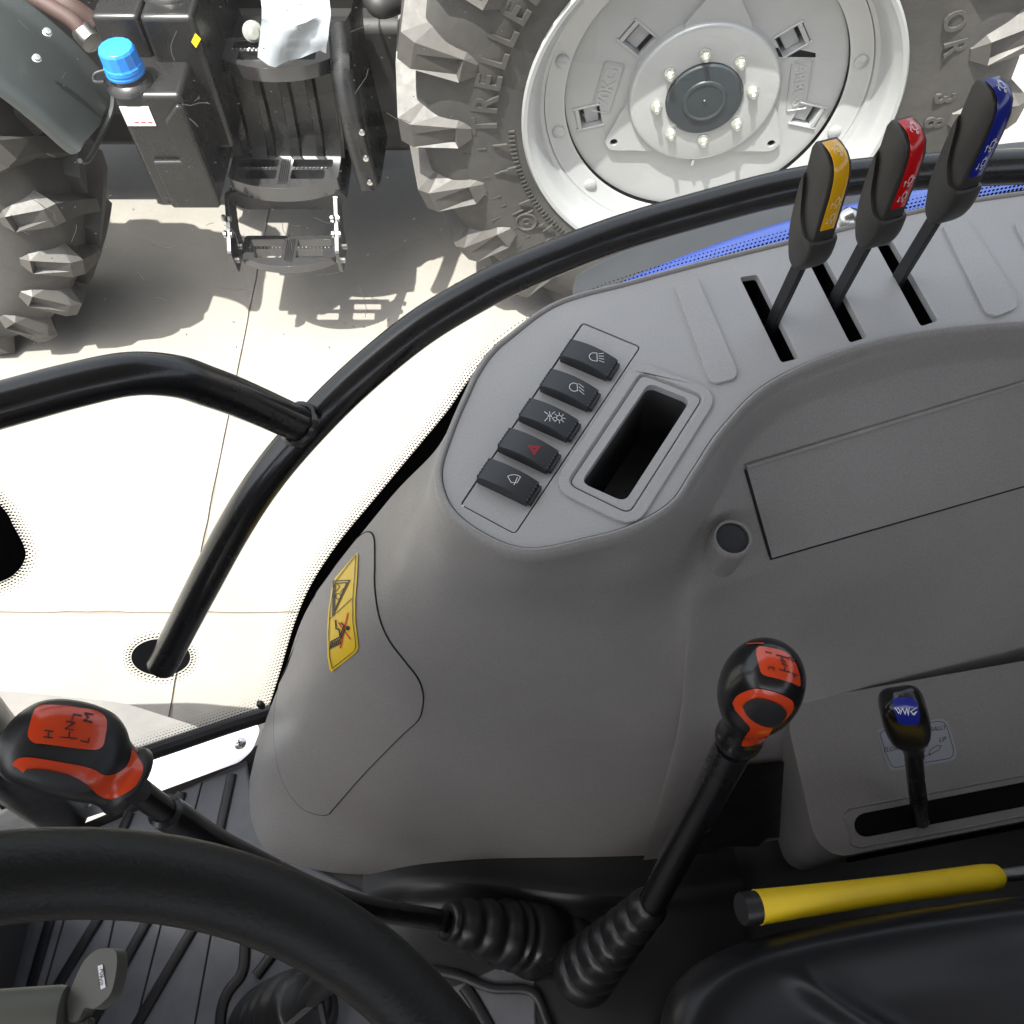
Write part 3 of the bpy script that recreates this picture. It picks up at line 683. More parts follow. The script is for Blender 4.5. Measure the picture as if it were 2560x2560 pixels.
# round boss with dark cap
h0 = hit(BV, 1832, 1375, 0); n0 = Vector((-.08, -.42, .9)).normalized(); c0 = UZ(1830, 1362, 1.672); top_c = UZ(1833, 1342, 1.728)
ax = (top_c - c0).normalized(); ax = Vector((0, -.12, 1)).normalized(); c0 = top_c - ax*.03
b = MB().lathe([(.0168, -.03), (.0168, .022), (.0160, .0275), (.0145, .0290), (.0132, .0285), (.0130, .02)], c0, ax, 40); boss = obj('round_boss', b, M['grey'], con, smooth=50)
b = MB().lathe([(.0132, .024), (.0128, .0262), (.008, .0266), (.0001, .0266)], c0, ax, 40); obj('dark_cap', b, M['switch'], boss, smooth=50)
# ================================================================== HYDRAULIC LEVERS
def spool(px, py, col_, ink, label, k_=1.0):
    base = UZ(px, py, PZ); t = thing('spool_lever', base, label, 'lever', 'hydraulic levers in the console slots')
    sd = Vector((.030, -.088, 0)).normalized(); fx = Vector((-sd.y, sd.x, 0)); fx = -fx if fx.x < 0 else fx   # fx: across (thin), sd: towards driver
    def W(a, f, z): return base + fx*a*.82 + sd*f*.86 + Vector((.006*max(0, min(1, z/.04)) - .09*max(0, z-.04), 0, k_*(.058 + (z-.038)*.84 if z > .038 else z*1.52)))
    b = MB(); 
    rws = [[W(a, f + o, z) for a, f in ((-.0032, -.0065), (.0032, -.0065), (.0032, .0065), (-.0032, .0065))] for z, o in ((-.014, .001), (0, .0), (.052, -.002))]
    b.grid(rws, True); b.f += [(3, 2, 1, 0), (8, 9, 10, 11)]; obj('shaft', b, M['black'], t, bevel=.0008)
    # lower cup: profile in (f, z), lofted across its width
    def loft(prof_by_a, name, m, bev, par):
        b = MB(); n = len(prof_by_a[0][1])
        b.grid([[W(a, f, z) for f, z in pr] for a, pr in prof_by_a], True)
        b.f += [tuple(range(n)), tuple(len(b.v) - n + q for q in range(n))[::-1]]
        return obj(name, b, m, par, bevel=bev, seg=3, smooth=40)
    cup = [(-.007, .040), (.004, .038), (.012, .046), (.0175, .060), (.0190, .074), (.0175, .081), (.006, .080), (-.006, .095), (-.0135, .124), (-.0165, .126), (-.0185, .110), (-.0185, .075), (-.0145, .055)]
    def sc(P, k, dz_=0): 
        cf, cz = -.001, .075; return [(cf + (f-cf)*k, cz + (z-cz)*(.5+.5*k) + dz_) for f, z in P]
    cup = spl2(cup, 4)
    loft([(-.0138, sc(cup, .80)), (-.0132, sc(cup, .88)), (-.0115, sc(cup, .96)), (-.006, cup), (.006, cup), (.0115, sc(cup, .96)), (.0132, sc(cup, .88)), (.0138, sc(cup, .80))], 'grip_cup', M['grip'], 0, t)
    ins = [(.0150, .070), (.0158, .100), (.0162, .128), (.0150, .143), (.0110, .152), (.004, .1565), (-.006, .1575), (-.0130, .1565), (-.0158, .150), (-.0160, .130), (-.012, .095), (-.005, .072)]
    g = loft([(-.0104, sc(ins, .93)), (-.0094, ins), (.0094, ins), (.0104, sc(ins, .93))], 'grip', M['grip'], .0018, t)
    # coloured strip wrapping front and top, with symbols
    path = spline([Vector((f, z, 0)) for f, z in ((.0163, .092), (.0167, .110), (.0170, .128), (.0158, .1435), (.0115, .1532), (.004, .1578), (-.005, .1583), (-.0085, .1580))], 6)
    L = [0]
    for p, q in zip(path, path[1:]): L.append(L[-1] + (q-p).length)
    def onstrip(a, s, o=0.0):
        s = min(max(s, 0), L[-1]); i = int(np.searchsorted(L, s)) - 1; i = min(max(i, 0), len(path)-2); p = path[i].lerp(path[i+1], (s-L[i])/max(1e-9, L[i+1]-L[i]))
        tg = (path[i+1]-path[i]).normalized(); p = p + Vector((tg.y, -tg.x, 0))*o; return W(a, p.x, p.y)
    b = MB().grid([[onstrip(a, s, -.0002 if abs(a) > .0065 else .0004) for a in (-.0068, -.0062, 0, .0062, .0068)] for s in np.linspace(0, L[-1], 40)])
    stp = obj('colour_strip', b, col_, t, smooth=60)
    b = MB()
    for kk, s0 in ((0, .012), (1, .028), (2, L[-1]-.011)):
        k = .0021; fn = lambda x, y: onstrip(x, s0 + y, .0008); Ls = [[(-k*.2, -k), (k*1.5, -k), (k*1.5, k*1.8), (-k*.2, k*1.8), (-k*.2, -k)], circ(k*.65, k*2.3, k*.45, 8), [(k*.65, -k), (k*.65, -k*2)], circ(k*.65, -k*2.3, k*.4, 8)]
        if kk == 0: Ls += [[(-k*1.5, k*.4), (-k*1.5, -k*2.2), (-k*2.0, -k*1.5)], [(-k*1.5, -k*2.2), (-k*1.0, -k*1.5)]]
        if kk == 1: Ls += [[(-k*1.5, -k*2.2), (-k*1.5, k*.4), (-k*2.0, -k*.3)], [(-k*1.5, k*.4), (-k*1.0, -k*.3)], [(k*1.5, k*1), (k*2.6, k*1)]]
        if kk == 2: Ls += [[(-k*1.4, k*.8), (-k*1.0, 0), (-k*1.7, -k*.8), (-k*1.3, -k*1.6)]]
        ribbon(fn, Ls, .0006, b)
    tag(obj('symbol', b, ink, stp, smooth=0), kind='stuff'); return t
spool(1938, 792, M['lab_y'], M['ink_pale'], 'dark control lever with yellow strip, leftmost of three')
spool(2092, 742, M['lab_r'], M['ink_w'], 'dark control lever with red strip, middle of three')
spool(2246, 697, M['lab_b'], M['ink_w'], 'tall dark control lever with blue strip, rightmost of three', 1.10)

# ================================================================== GEAR LEVERS
def bellows(name, p0, p1, prof, m, par, n=32, ripple=None):
    ax = p1 - p0; Lh = ax.length; b = MB()
    b.lathe([(r, h*Lh) for r, h in prof], p0, ax, n); return obj(name, b, m, par, smooth=60)
# -- right lever: four speeds
t = thing('gear_lever', UZ(1480, 2430, 1.11), 'gear lever with orange badge reading 1 2 3 4, beside the grey console', 'lever', 'gear levers')
kt = UD(1905, 1690, .60); kn = UD(1846, 1845, .655); mid = UD(1740, 2050, .80); bt = UD(1632, 2255, .93); bb = UZ(1450, 2440, 1.12)
b = MB().tube(spline([bt, mid, UD(1800, 1935, .715), UD(1838, 1862, .668)], 8), [.0155]*25, 16); obj('shaft', b, M['gloss'], t)
ax = (UD(1925, 1665, .572) - kn); Lk = ax.length; kp = MB()
prof = [(.001, -.02), (.013, -.02), (.0175, -.01), (.0185, .02), (.0180, .06), (.0165, .12), (.0168, .22), (.0190, .32), (.0235, .44), (.0272, .56), (.0288, .68), (.0286, .80), (.0262, .92), (.0215, 1.02), (.014, 1.09), (.006, 1.12), (.0005, 1.125)]
prof = [(p.x, p.y) for p in spline([(a, c, 0) for a, c in prof], 5)]
kp.lathe([(max(r, .0004), h*Lk) for r, h in prof], kn, ax, 56); ko = obj('knob', kp, M['gloss'], t, smooth=70); KB = bvh_of(kp)
def cr(L, ox, oy, s): return [(ox + x*s, oy + y*s) for x, y in L]
q = lambda L: cr(L, 1760, 1580, .1657)
b = patch(KB, P2(q([(800, 255), (860, 230), (1100, 270), (1270, 345), (1370, 480), (1425, 640), (1440, 760), (1425, 815), (1300, 760), (1100, 700), (950, 665), (870, 620), (830, 500), (790, 340)])), .0008, 7); bdg = obj('badge', b, M['orange'], ko, smooth=70)
hb = lambda x, y: hit(KB, x, y, .0014)
b = ribbon(hb, [q([(1090, 360), (1240, 400)]), q([(1160, 385), (1180, 430)]), q([(1130, 570), (1280, 610)]), q([(1210, 545), (1195, 590)])], 2.6)
ribbon(hb, [q(l) for l in ([(1150, 440), (1215, 460), (1165, 490), (1235, 515)],)], 2.2, b)
for ch, x, y, r in (('1', 975, 322, -78), ('3', 1020, 555, -75), ('2', 1305, 420, -60), ('4', 1350, 655, -65)):
    X, Y = q([(x, y)])[0]; ca, sa = math.cos(R(r)), math.sin(R(r))
    text(lambda v: hb(X + 23*(v.x*ca + v.y*sa), Y + 23*(v.x*sa - v.y*ca)), ch, b)
tag(obj('lettering', b, M['ink_k'], ko, smooth=0), kind='stuff')
b = patch(KB, P2(q([(440, 1060), (500, 965), (620, 895), (780, 850), (950, 872), (1150, 932), (1300, 1010), (1345, 1090), (1330, 1170), (1250, 1280), (1140, 1370), (1040, 1430), (970, 1540), (900, 1630), (820, 1670), (700, 1700), (570, 1697), (640, 1540), (700, 1440), (600, 1310), (480, 1170)])), .0008, 7); obj('orange_trim', b, M['orange'], ko, smooth=70)
b = patch(KB, P2(q([(600, 1110), (660, 1035), (800, 985), (960, 1005), (1130, 1080), (1215, 1160), (1225, 1230), (1150, 1340), (1030, 1405), (880, 1385), (740, 1310), (650, 1220)])), .0018, 7); obj('thumb_pad', b, M['black'], ko, smooth=70)
b = ribbon(lambda x, y: hit(KB, x, y, .0008), [q([(335, 350), (420, 285), (530, 225), (660, 190), (800, 180), (900, 185)])], 2.4); obj('orange_edge', b, M['orange'], ko, smooth=0)
prof = []
for i in range(85):
    h = i/84; r = .034 - .018*h**.85; k = (h*7) % 1; prof.append((r + .0075*(1 - abs(2*k-1)**3)*(1.1-.5*h), h))
axb = bt - bb; b = MB().lathe([(r, h*axb.length) for r, h in prof], bb, axb, 40); obj('boot', b, M['rubber'], t, smooth=50)
# -- left lever: ranges H N M L
t = thing('gear_lever', UZ(1420, 2350, 1.12), 'range lever with large orange badge reading H N M L before the door glass', 'lever', 'gear levers')
kc = UD(326, 1956, .575); kt = UD(48, 1826, .54)
b = MB().tube(spline([UD(345, 1978, .555), UD(405, 2022, .59), UD(440, 2046, .61), UD(580, 2132, .69), UD(860, 2256, .86), UD(1110, 2302, 1.02)], 8), [.0090]*10 + [.0122]*31, 16); obj('shaft', b, M['gloss'], t)
kp = MB(); ax = kt - kc; Lk = ax.length; axn = ax.normalized()
vdir = (CAM - kc).normalized(); e2 = (vdir - axn*vdir.dot(axn)).normalized(); e1 = axn.cross(e2)
if e1.dot(Vector((0, 1, 0))) < 0: e1 = -e1
prof = [(.003, -.06, 0), (.014, -.06, 0), (.0200, -.045, 0), (.0232, -.005, 0), (.0235, .05, 0), (.0225, .085, 0), (.0215, .13, 0), (.0228, .21, .001), (.0268, .31, .003), (.0298, .44, .004), (.0308, .60, .003), (.0300, .76, .001), (.0272, .90, -.001), (.0215, 1.0, -.002), (.013, 1.065, -.003), (.005, 1.09, -.003), (.0004, 1.093, -.003)]
pr = spline([Vector(a) for a in prof], 6); n = 64; rws = []
for p in pr:
    r = max(p.x, .0004); k = min(1, max(0, (p.y-.12)/.3)); row = []
    for i in range(n):
        a = i*2*math.pi/n; ca, sa = math.cos(a), math.sin(a); f = 1/((abs(ca)**(2+1.2*k) + abs(sa)**(2+1.2*k))**(1/(2+1.2*k)))
        row.append(kc + axn*p.y*Lk + e1*(r*ca*f + p.z) + e2*(r*sa*f*(1-.18*k)))
    rws.append(row)
kp.grid(rws, True); ko = obj('knob', kp, M['black'], t, smooth=70); KB2 = bvh_of(kp)
q = lambda L: cr(L, 0, 1700, .2174)
b = patch(KB2, P2(q([(470, 295), (720, 302), (1000, 340), (1120, 370), (1200, 430), (1222, 520), (1200, 680), (1180, 750), (1120, 795), (1030, 800), (800, 775), (500, 735), (400, 725), (335, 670), (328, 600), (370, 440), (405, 345)])), .0009, 8); bdg = obj('badge', b, M['orange'], ko, smooth=70)
b = ribbon(lambda x, y: hit(KB2, x, y, .0008), [q([(470, 292), (720, 299), (1000, 337), (1120, 367), (1203, 430), (1226, 520), (1203, 680), (1183, 750), (1120, 798), (1030, 804), (800, 779), (500, 739), (400, 729), (331, 670), (324, 600), (366, 440), (402, 342), (470, 292)])], 1.6); obj('badge_joint', b, M['seam'], ko, smooth=0)
hb2 = lambda x, y: hit(KB2, x, y, .0016)
b = ribbon(hb2, [q([(690, 655), (875, 672)]), q([(797, 595), (790, 660)]), q([(930, 418), (845, 402), (820, 470)])], 3.0)
for ch, x, y, r in (('H', 565, 625, -82), ('N', 808, 530, -80), ('M', 1015, 440, -80), ('L', 975, 690, -78)):
    X, Y = q([(x, y)])[0]; ca, sa = math.cos(R(r)), math.sin(R(r))
    text(lambda v: hb2(X + 33*(v.x*ca + v.y*sa), Y + 33*(v.x*sa - v.y*ca)), ch, b)
tag(obj('lettering', b, M['ink_k'], ko, smooth=0), kind='stuff')
b = patch(KB2, P2(q([(145, 968), (200, 912), (300, 888), (450, 902), (700, 945), (950, 990), (1090, 1035), (1190, 1090), (1320, 1075), (1440, 1000), (1490, 890), (1510, 800), (1590, 900), (1640, 1010), (1600, 1150), (1500, 1265), (1300, 1360), (1130, 1315), (1040, 1245), (800, 1230), (500, 1160), (300, 1080)])), .0008, 8); obj('orange_trim', b, M['orange'], ko, smooth=70)
b = patch(KB2, P2(q([(275, 1055), (310, 1022), (420, 1018), (600, 1042), (800, 1092), (960, 1175), (1035, 1248), (880, 1270), (700, 1236), (500, 1186), (360, 1125)])), .002, 8); obj('thumb_pad', b, M['black'], ko, smooth=70)
b = ribbon(lambda x, y: hit(KB2, x, y, .0008), [q([(380, 250), (520, 205), (700, 195), (900, 210), (1080, 245), (1220, 290)])], 2.6); obj('orange_edge', b, M['orange'], ko, smooth=0)
p0, p1 = UD(1400, 2364, 1.10), UD(1118, 2302, 1.02); ax = p1 - p0; prof = []
for r, h in ((.058, -.05), (.056, .0), (.050, .06), (.052, .14), (.054, .24), (.051, .33), (.046, .37), (.0485, .42), (.0440, .46), (.0475, .51), (.044, .57), (.0385, .61), (.042, .68), (.0395, .74), (.0335, .78), (.0365, .84), (.0335, .90), (.028, .94), (.0285, .97), (.026, 1.0), (.020, 1.01), (.013, 1.0)): prof.append((r*.86, h*ax.length))
prof = [(p.x, p.y) for p in spline([(a, c, 0) for a, c in prof], 4)]
b = MB().lathe(prof, p0, ax, 48); obj('boot', b, M['rubber'], t, smooth=60)

# ================================================================== LOWER CONSOLE beside the seat, blue lever, yellow lever
lc = thing('seat_side_console', (.45, .16, 1.1), 'small dark grey console with long slot and lever sticker beside the seat', 'console')
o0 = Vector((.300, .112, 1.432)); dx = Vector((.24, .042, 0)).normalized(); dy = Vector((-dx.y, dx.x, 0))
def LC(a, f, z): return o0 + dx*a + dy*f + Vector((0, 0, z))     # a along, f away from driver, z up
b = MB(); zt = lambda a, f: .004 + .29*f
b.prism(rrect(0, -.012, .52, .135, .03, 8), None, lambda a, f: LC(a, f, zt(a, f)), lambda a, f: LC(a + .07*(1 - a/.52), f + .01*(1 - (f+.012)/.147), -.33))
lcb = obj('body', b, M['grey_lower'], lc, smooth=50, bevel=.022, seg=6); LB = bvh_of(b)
def cap(x0, y0, x1, y1, w_):   # capsule between two photo points
    a = math.atan2(y1-y0, x1-x0); return [(x0 + w_*math.cos(a+R(90+i*180/8)), y0 + w_*math.sin(a+R(90+i*180/8))) for i in range(9)] + [(x1 + w_*math.cos(a+R(-90+i*180/8)), y1 + w_*math.sin(a+R(-90+i*180/8))) for i in range(9)]
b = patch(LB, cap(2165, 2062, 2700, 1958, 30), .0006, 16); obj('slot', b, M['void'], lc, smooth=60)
fr_ = [(2108, 2035), (2118, 2022), (2400, 1968), (2700, 1912), (2700, 2010), (2400, 2072), (2150, 2118), (2128, 2110), (2108, 2035)]
b = MB().tube([p for p in (hit(LB, x, y, .0) for x, y in sum(([(a[0]+(c[0]-a[0])*k/8, a[1]+(c[1]-a[1])*k/8) for k in range(8)] for a, c in zip(fr_, fr_[1:])), [])) if p is not None], .0012, 8); obj('slot_frame', b, M['grey_lower'], lc, smooth=60)
b = patch(LB, [(2050, 2120), (2560, 2046), (2560, 2060), (2500, 2090), (2130, 2150), (2075, 2170)], .0, 20) if False else None
stp = P2([(2192, 1832), (2200, 1822), (2280, 1810), (2345, 1797), (2360, 1800), (2372, 1815), (2388, 1870), (2388, 1890), (2375, 1902), (2300, 1916), (2235, 1926), (2222, 1918), (2206, 1880)])
b = patch(LB, stp, .0007, 14); stk = tag(obj('lever_sticker', b, M['stick_g'], lc, smooth=60), 'grey sticker lettered FLOAT, NEUTRALLY, UP with lever drawings')
hl = lambda x, y: hit(LB, x, y, .0012)
b = ribbon(hl, [[(2198, 1834), (2206, 1827), (2345, 1803), (2358, 1806), (2366, 1818), (2382, 1872), (2381, 1888), (2372, 1896), (2236, 1919), (2226, 1912), (2212, 1880), (2198, 1834)]], 1.5)
for s_, x, y, sz_, rr in (('FLOAT', 2230, 1872, 17, -9), ('NEUTRALLY', 2325, 1824, 17, -9), ('UP', 2355, 1849, 18, -9)):
    ca, sa = math.cos(R(rr)), math.sin(R(rr)); text(lambda v: hl(x + sz_*(v.x*ca*.85 + v.y*.22), y + sz_*(v.x*sa*.85 - v.y)), s_, b)
ribbon(hl, [circ(2304, 1896, 6, 12), [(2309, 1892), (2324, 1884)], [(2307, 1888), (2312, 1868)], [(2322, 1888), (2346, 1874), (2352, 1864), (2340, 1864), (2322, 1876), (2322, 1888)], [(2308, 1868), (2318, 1866), (2320, 1842), (2306, 1844), (2308, 1868)], [(2299, 1890), (2285, 1878), (2272, 1868), (2280, 1860), (2292, 1872)]], 1.5, b)
tag(obj('lettering', b, M['ink_k'], stk, smooth=0), kind='stuff')
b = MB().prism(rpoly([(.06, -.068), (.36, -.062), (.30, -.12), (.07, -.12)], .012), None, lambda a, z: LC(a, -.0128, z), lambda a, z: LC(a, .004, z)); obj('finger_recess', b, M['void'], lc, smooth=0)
# blue lever
t = thing('lift_lever', hit(LB, 2300, 2050, 0), 'short black lever with blue badge standing in the seat side console slot', 'lever')
k0, k1 = UD(2283, 1875, .735), UD(2252, 1752, .655); b = MB().tube([hit(LB, 2302, 2050, -.03), hit(LB, 2302, 2050, 0) , UD(2290, 1950, .78), UD(2282, 1870, .735)], [.0085, .0085, .008, .0078], 12); obj('shaft', b, M['gloss'], t)
axk = (k1 - k0); Lk = axk.length; axn = axk.normalized(); v_ = (CAM - k0).normalized(); e2 = (v_ - axn*v_.dot(axn)).normalized(); e1 = axn.cross(e2); kp = MB(); rws = []
for p in spline([Vector(a) for a in ((.0082, -.12, 0), (.0088, .0, 0), (.0105, .15, 0), (.0150, .34, 0), (.0172, .55, 0), (.0176, .75, 0), (.0165, .93, 0), (.0130, 1.04, 0), (.006, 1.09, 0), (.0004, 1.1, 0))], 5):
    k = min(1, max(0, (p.y-.1)/.3)); m_ = 2 + 2.2*k; row = []
    for i in range(48):
        a = i*2*math.pi/48; ca, sa = math.cos(a), math.sin(a); f = 1/((abs(ca)**m_ + abs(sa)**m_)**(1/m_)); row.append(k0 + axn*p.y*Lk + e1*max(p.x, .0004)*ca*f + e2*max(p.x, .0004)*sa*f*.8)
    rws.append(row)
kp.grid(rws, True); ko = obj('knob', kp, M['gloss'], t, smooth=70); KB3 = bvh_of(kp)
b = patch(KB3, P2([(2232, 1748), (2262, 1743), (2286, 1752), (2296, 1775), (2298, 1800), (2288, 1810), (2250, 1808), (2242, 1795), (2234, 1770)]), .0008, 6); obj('blue_badge', b, M['lab_b'], ko, smooth=70)
b = ribbon(lambda x, y: hit(KB3, x, y, .0014), [[(2238, 1768), (2246, 1780), (2250, 1774), (2244, 1768)], [(2250, 1782), (2256, 1768), (2262, 1782)], [(2262, 1782), (2266, 1768), (2270, 1784), (2272, 1768)], [(2288, 1768), (2276, 1776), (2284, 1784), (2290, 1776), (2280, 1782)]], 1.8); tag(obj('symbol', b, M['ink_w'], ko, smooth=0), kind='stuff')
# yellow handled lever
t = thing('yellow_handled_lever', UD(2200, 2230, .72), 'lever with long yellow plastic sleeve lying between seat and console', 'lever')
a0, a1 = UD(1893, 2268, .70), UD(2498, 2190, .765); Lg = (a1-a0).length; dg_ = (a1-a0).normalized()
rr = [(.0138, 0), (.0136, .01), (.0126, .15), (.0114, .4), (.0111, .6), (.0113, .8), (.0116, .93), (.0105, .985), (.0078, 1.0)]
pa = [a0.lerp(a1, h) + Vector((0, 0, .006*math.sin(h*3.1))) for _, h in rr]
b = MB().tube(pa, [r for r, _ in rr], 28, True); sl_ = obj('sleeve', b, M['yellow'], t, smooth=60)
b = MB().tube([a0 - dg_*.015, a0 - dg_*.013, a0 + dg_*.03], [.0120, .0130, .0130], 24); obj('tip', b, M['black'], t, smooth=40)
b = MB().tube([a1 - dg_*.01, a1 + dg_*.16], .0062, 16); obj('rod', b, M['steel'], t, smooth=50)
# black lower trim on the console wall behind the right gear lever
b = patch(BV, rpoly([(1770, 1935), (1830, 1902), (2000, 1888), (2400, 1850), (2400, 2280), (1700, 2140), (1720, 2060)], 25), .006, 22)
tag(obj('lower_trim', b, M['black'], con, smooth=60), 'black trim behind the right gear lever')

# ================================================================== SEAT
seat = thing('driver_seat', (.37, -.17, 1.1), 'black vinyl driver seat cushion at the lower right corner', 'seat')
ZT = 1.565
out = [UZ(x, y, ZT) for x, y in ((1668, 2600), (1680, 2520), (1718, 2448), (1785, 2393), (1880, 2352), (2000, 2322), (2200, 2284), (2400, 2256), (2620, 2232))]
out = [Vector((out[0].x - .004, -.12, ZT)), Vector((out[0].x - .002, -.06, ZT))] + out + [Vector((.62, .07, ZT)), Vector((.68, .03, ZT)), Vector((.69, -.17, ZT)), Vector((.68, -.38, ZT)), Vector((.60, -.42, ZT)), Vector((.35, -.40, ZT)), Vector((.18, -.36, ZT)), Vector((.125, -.27, ZT))]
O = spline(out, 8, True); cc = Vector((.40, -.17, ZT)); rws = []
for k, z in ((.02, -.020), (.2, -.020), (.3, -.020), (.36, -.020), (.42, -.0195), (.48, -.019), (.54, -.0175), (.60, -.015), (.65, -.0125), (.70, -.0095), (.76, -.006), (.84, .004), (.90, .010), (.94, .010), (.97, .005), (.99, -.006), (1.0, -.020), (1.0, -.045), (.985, -.07), (.96, -.09), (.9, -.1)):
    row = []
    for p in O:
        q_ = cc + (p-cc)*k; q_.z = ZT + z; row.append(q_)
    rws.append(row)
# cushion surface with a pressed fold
fa, fb = UZ(1985, 2448, ZT), UZ(2215, 2580, ZT)
fd = (fb - fa).normalized()
for row in rws[:-4]:
    for p in row:
        q_ = Vector((p.x - fa.x, p.y - fa.y, 0)); l = q_.dot(fd); d_ = (q_ - fd*l).length; u_ = min(1, max(0, (l + .012)/.03)); p.z += .009*u_*u_*(3-2*u_)*math.exp(-(d_/.009)**2)
sm = MB().grid(rws, True)
obj('cushion', sm, M['vinyl'], seat, smooth=80, sub=1)
b = MB().prism([(.16, 1.1), (.66, 1.1), (.62, 1.48), (.18, 1.48)], None, lambda x, z: Vector((x, -.05, z)), lambda x, z: Vector((x, -.33, z))); obj('seat_base', b, M['black'], seat, bevel=.02)

# ================================================================== STEERING WHEEL, stalk, column gaiter
stw = thing('steering_wheel', (-.18, -.165, 1.95), 'thick black foam steering wheel rim across the lower left corner', 'steering wheel')
SC = Vector((-.154, -.176, 1.969)); tilt = R(31.8); e1 = Vector((math.cos(tilt), 0, -math.sin(tilt))); e2 = Vector((0, 1, 0)); SR = .2113
ring = [SC + e1*SR*math.cos(a) + e2*SR*math.sin(a) for a in (i*2*math.pi/120 for i in range(120))]
b = MB(); rws = []; en = e1.cross(e2)
for i, p in enumerate(ring):
    d = (p-SC).normalized(); rws.append([p + (d*math.cos(q_*2*math.pi/24) + en*math.sin(q_*2*math.pi/24))*.0163 for q_ in range(24)])
b.grid(rws + [rws[0]], True); obj('rim', b, M['wheel'], stw, smooth=80)
for a in (60, 180, 300):
    d = e1*math.cos(R(a+180)) + e2*math.sin(R(a+180)); b = MB().tube([SC - en*.03 + d*.03, SC - en*.02 + d*.12, SC + d*(SR-.005)], .009, 10); obj('spoke', b, M['black'], stw)
b = MB().lathe([(.0005, .0), (.03, -.002), (.045, -.012), (.045, -.05), (.02, -.06)], SC, en, 32); obj('hub', b, M['black'], stw, smooth=50)
t = thing('column_stalk', UD(60, 2520, .5), 'olive grey column switch stalk with round flap marked 07404', 'stalk')
a0, a1 = UD(-260, 2560, .455), UD(160, 2528, .47)
b = MB().tube([a0, a0.lerp(a1, .96), a1], [.0135, .0133, .0125], 32); sb = obj('barrel', b, M['olive'], t, smooth=40)
DZ = .47
flap = P2([(178, 2470), (195, 2430), (212, 2400), (236, 2378), (262, 2370), (284, 2374), (292, 2390), (290, 2430), (278, 2480), (255, 2508), (232, 2522), (212, 2520), (196, 2548), (172, 2552), (168, 2500)])
b = MB().prism(flap, None, lambda x, y: UD(x, y, DZ), lambda x, y: UD(x + 27, y + 2, DZ + .014)); fp = obj('flap', b, M['olive'], t, bevel=.001, smooth=40)
b = MB().box(UD(186, 2575, DZ + .008), (.018, .012, .012)); obj('hinge_block', b, M['olive'], t, bevel=.002)
lp = [(244, 2415), (256, 2411), (264, 2468), (252, 2474)]
b = MB().prism(lp, None, lambda x, y: UD(x, y, DZ - .0006), lambda x, y: UD(x, y, DZ)); obj('number_label', b, M['white'], fp, smooth=0)
b = text(lambda v: UD(254 + 17*(v.x*.14 + v.y*-.98)*1.0, 2443 + 17*(-v.x*.98 + v.y*-.14), DZ - .001), '07404'); tag(obj('number', b, M['ink_k'], fp, smooth=0), kind='stuff')
t = thing('column_gaiter', UZ(720, 2540, 1.15), 'ribbed black rubber pedal gaiter on the mat under the steering wheel', 'gaiter')
p0, p1 = UZ(690, 2600, 1.10), UZ(770, 2500, 1.30); ax = p1-p0; prof = [(p.x, p.y) for p in spline([(a, c*ax.length, 0) for a, c in ((.062, 0), (.064, .12), (.056, .2), (.058, .32), (.05, .4), (.052, .52), (.044, .6), (.045, .72), (.036, .8), (.03, .9), (.02, .92), (.004, .93))], 4)]
b = MB().lathe(prof, p0, ax, 40); obj('bellows', b, M['rubber'], t, smooth=60)
b = MB().tube([p1, p1 + ax*.6], .012, 14); obj('rod', b, M['black'], t)
b = MB(); m_ = UZ(792, 2505, 1.32)
b.box(m_, (.07, .006, .012), Matrix.Rotation(R(38), 3, 'Z')); b.box(m_ + Vector((.008, -.012, 0)), (.006, .05, .012), Matrix.Rotation(R(20), 3, 'Z')); obj('bracket', b, M['black'], t, bevel=.001)

# ================================================================== NEIGHBOURING TRACTOR
trk = thing('parked_tractor', (-.4, 2.4, 0), 'parked tractor outside with silver rear wheel, big lugged tyres and black entry steps', 'tractor')
def wheel_tyre(name, c, Rt, wid, prof, nl, lugp, hand=1):
    b = MB().lathe(prof, c, (0, 1, 0), 96); ty = obj(name, b, M['tyre'], trk, smooth=50)
    # one lug mesh, placed around both shoulders
    for side in (1, -1):
        lb = MB(); sec = []
        for (r, y, hw, ang, rb, yb, hb_) in lugp:
            def P(rr, yy, tng):
                a = ang + tng/rr; return Vector((rr*math.cos(a), side*yy, rr*math.sin(a)))
            sec.append([P(r, y, -hw), P(r, y, hw), P(rb, yb, hb_), P(rb, yb, -hb_)])
        lb.grid(sec, True); n = len(lb.v); lb.f += [(0, 1, 2, 3), (n-1, n-2, n-3, n-4)]
        me = bpy.data.meshes.new('lug'); me.from_pydata([tuple(v) for v in lb.v], [], lb.f); me.update()
        bm = bmesh.new(); bm.from_mesh(me); bmesh.ops.recalc_face_normals(bm, faces=bm.faces); bm.faces.ensure_lookup_table()
        # sunken diamond in the shoulder face of the lug
        tgt = [f for f in bm.faces if set(v.index for v in f.verts) == {4, 5, 8, 9}]
        if tgt and side == 1:
            res = bmesh.ops.inset_individual(bm, faces=tgt, thickness=.012 * Rt/.86, depth=0)
            f = tgt[0]; vs = sorted(f.verts, key=lambda v: v.co.x)
            m0 = (vs[0].co + vs[1].co)/2; m1 = (vs[2].co + vs[3].co)/2
            for v in vs[2:]: v.co = m1 + (v.co - m1)*.25
            for v in vs[:2]: v.co = m0 + (v.co - m0)*.95
            for v in vs[:2]: v.co.y += .016
        bm.to_mesh(me); bm.free(); me.materials.append(M['lug'])
        for i in range(nl):
            o = bpy.data.objects.new('lug', me); COL.objects.link(o); o.parent = ty
            o.location = c; o.rotation_euler = (0, -(i + (.5 if side < 0 else 0) + .12)*2*math.pi/nl, 0)
    return ty
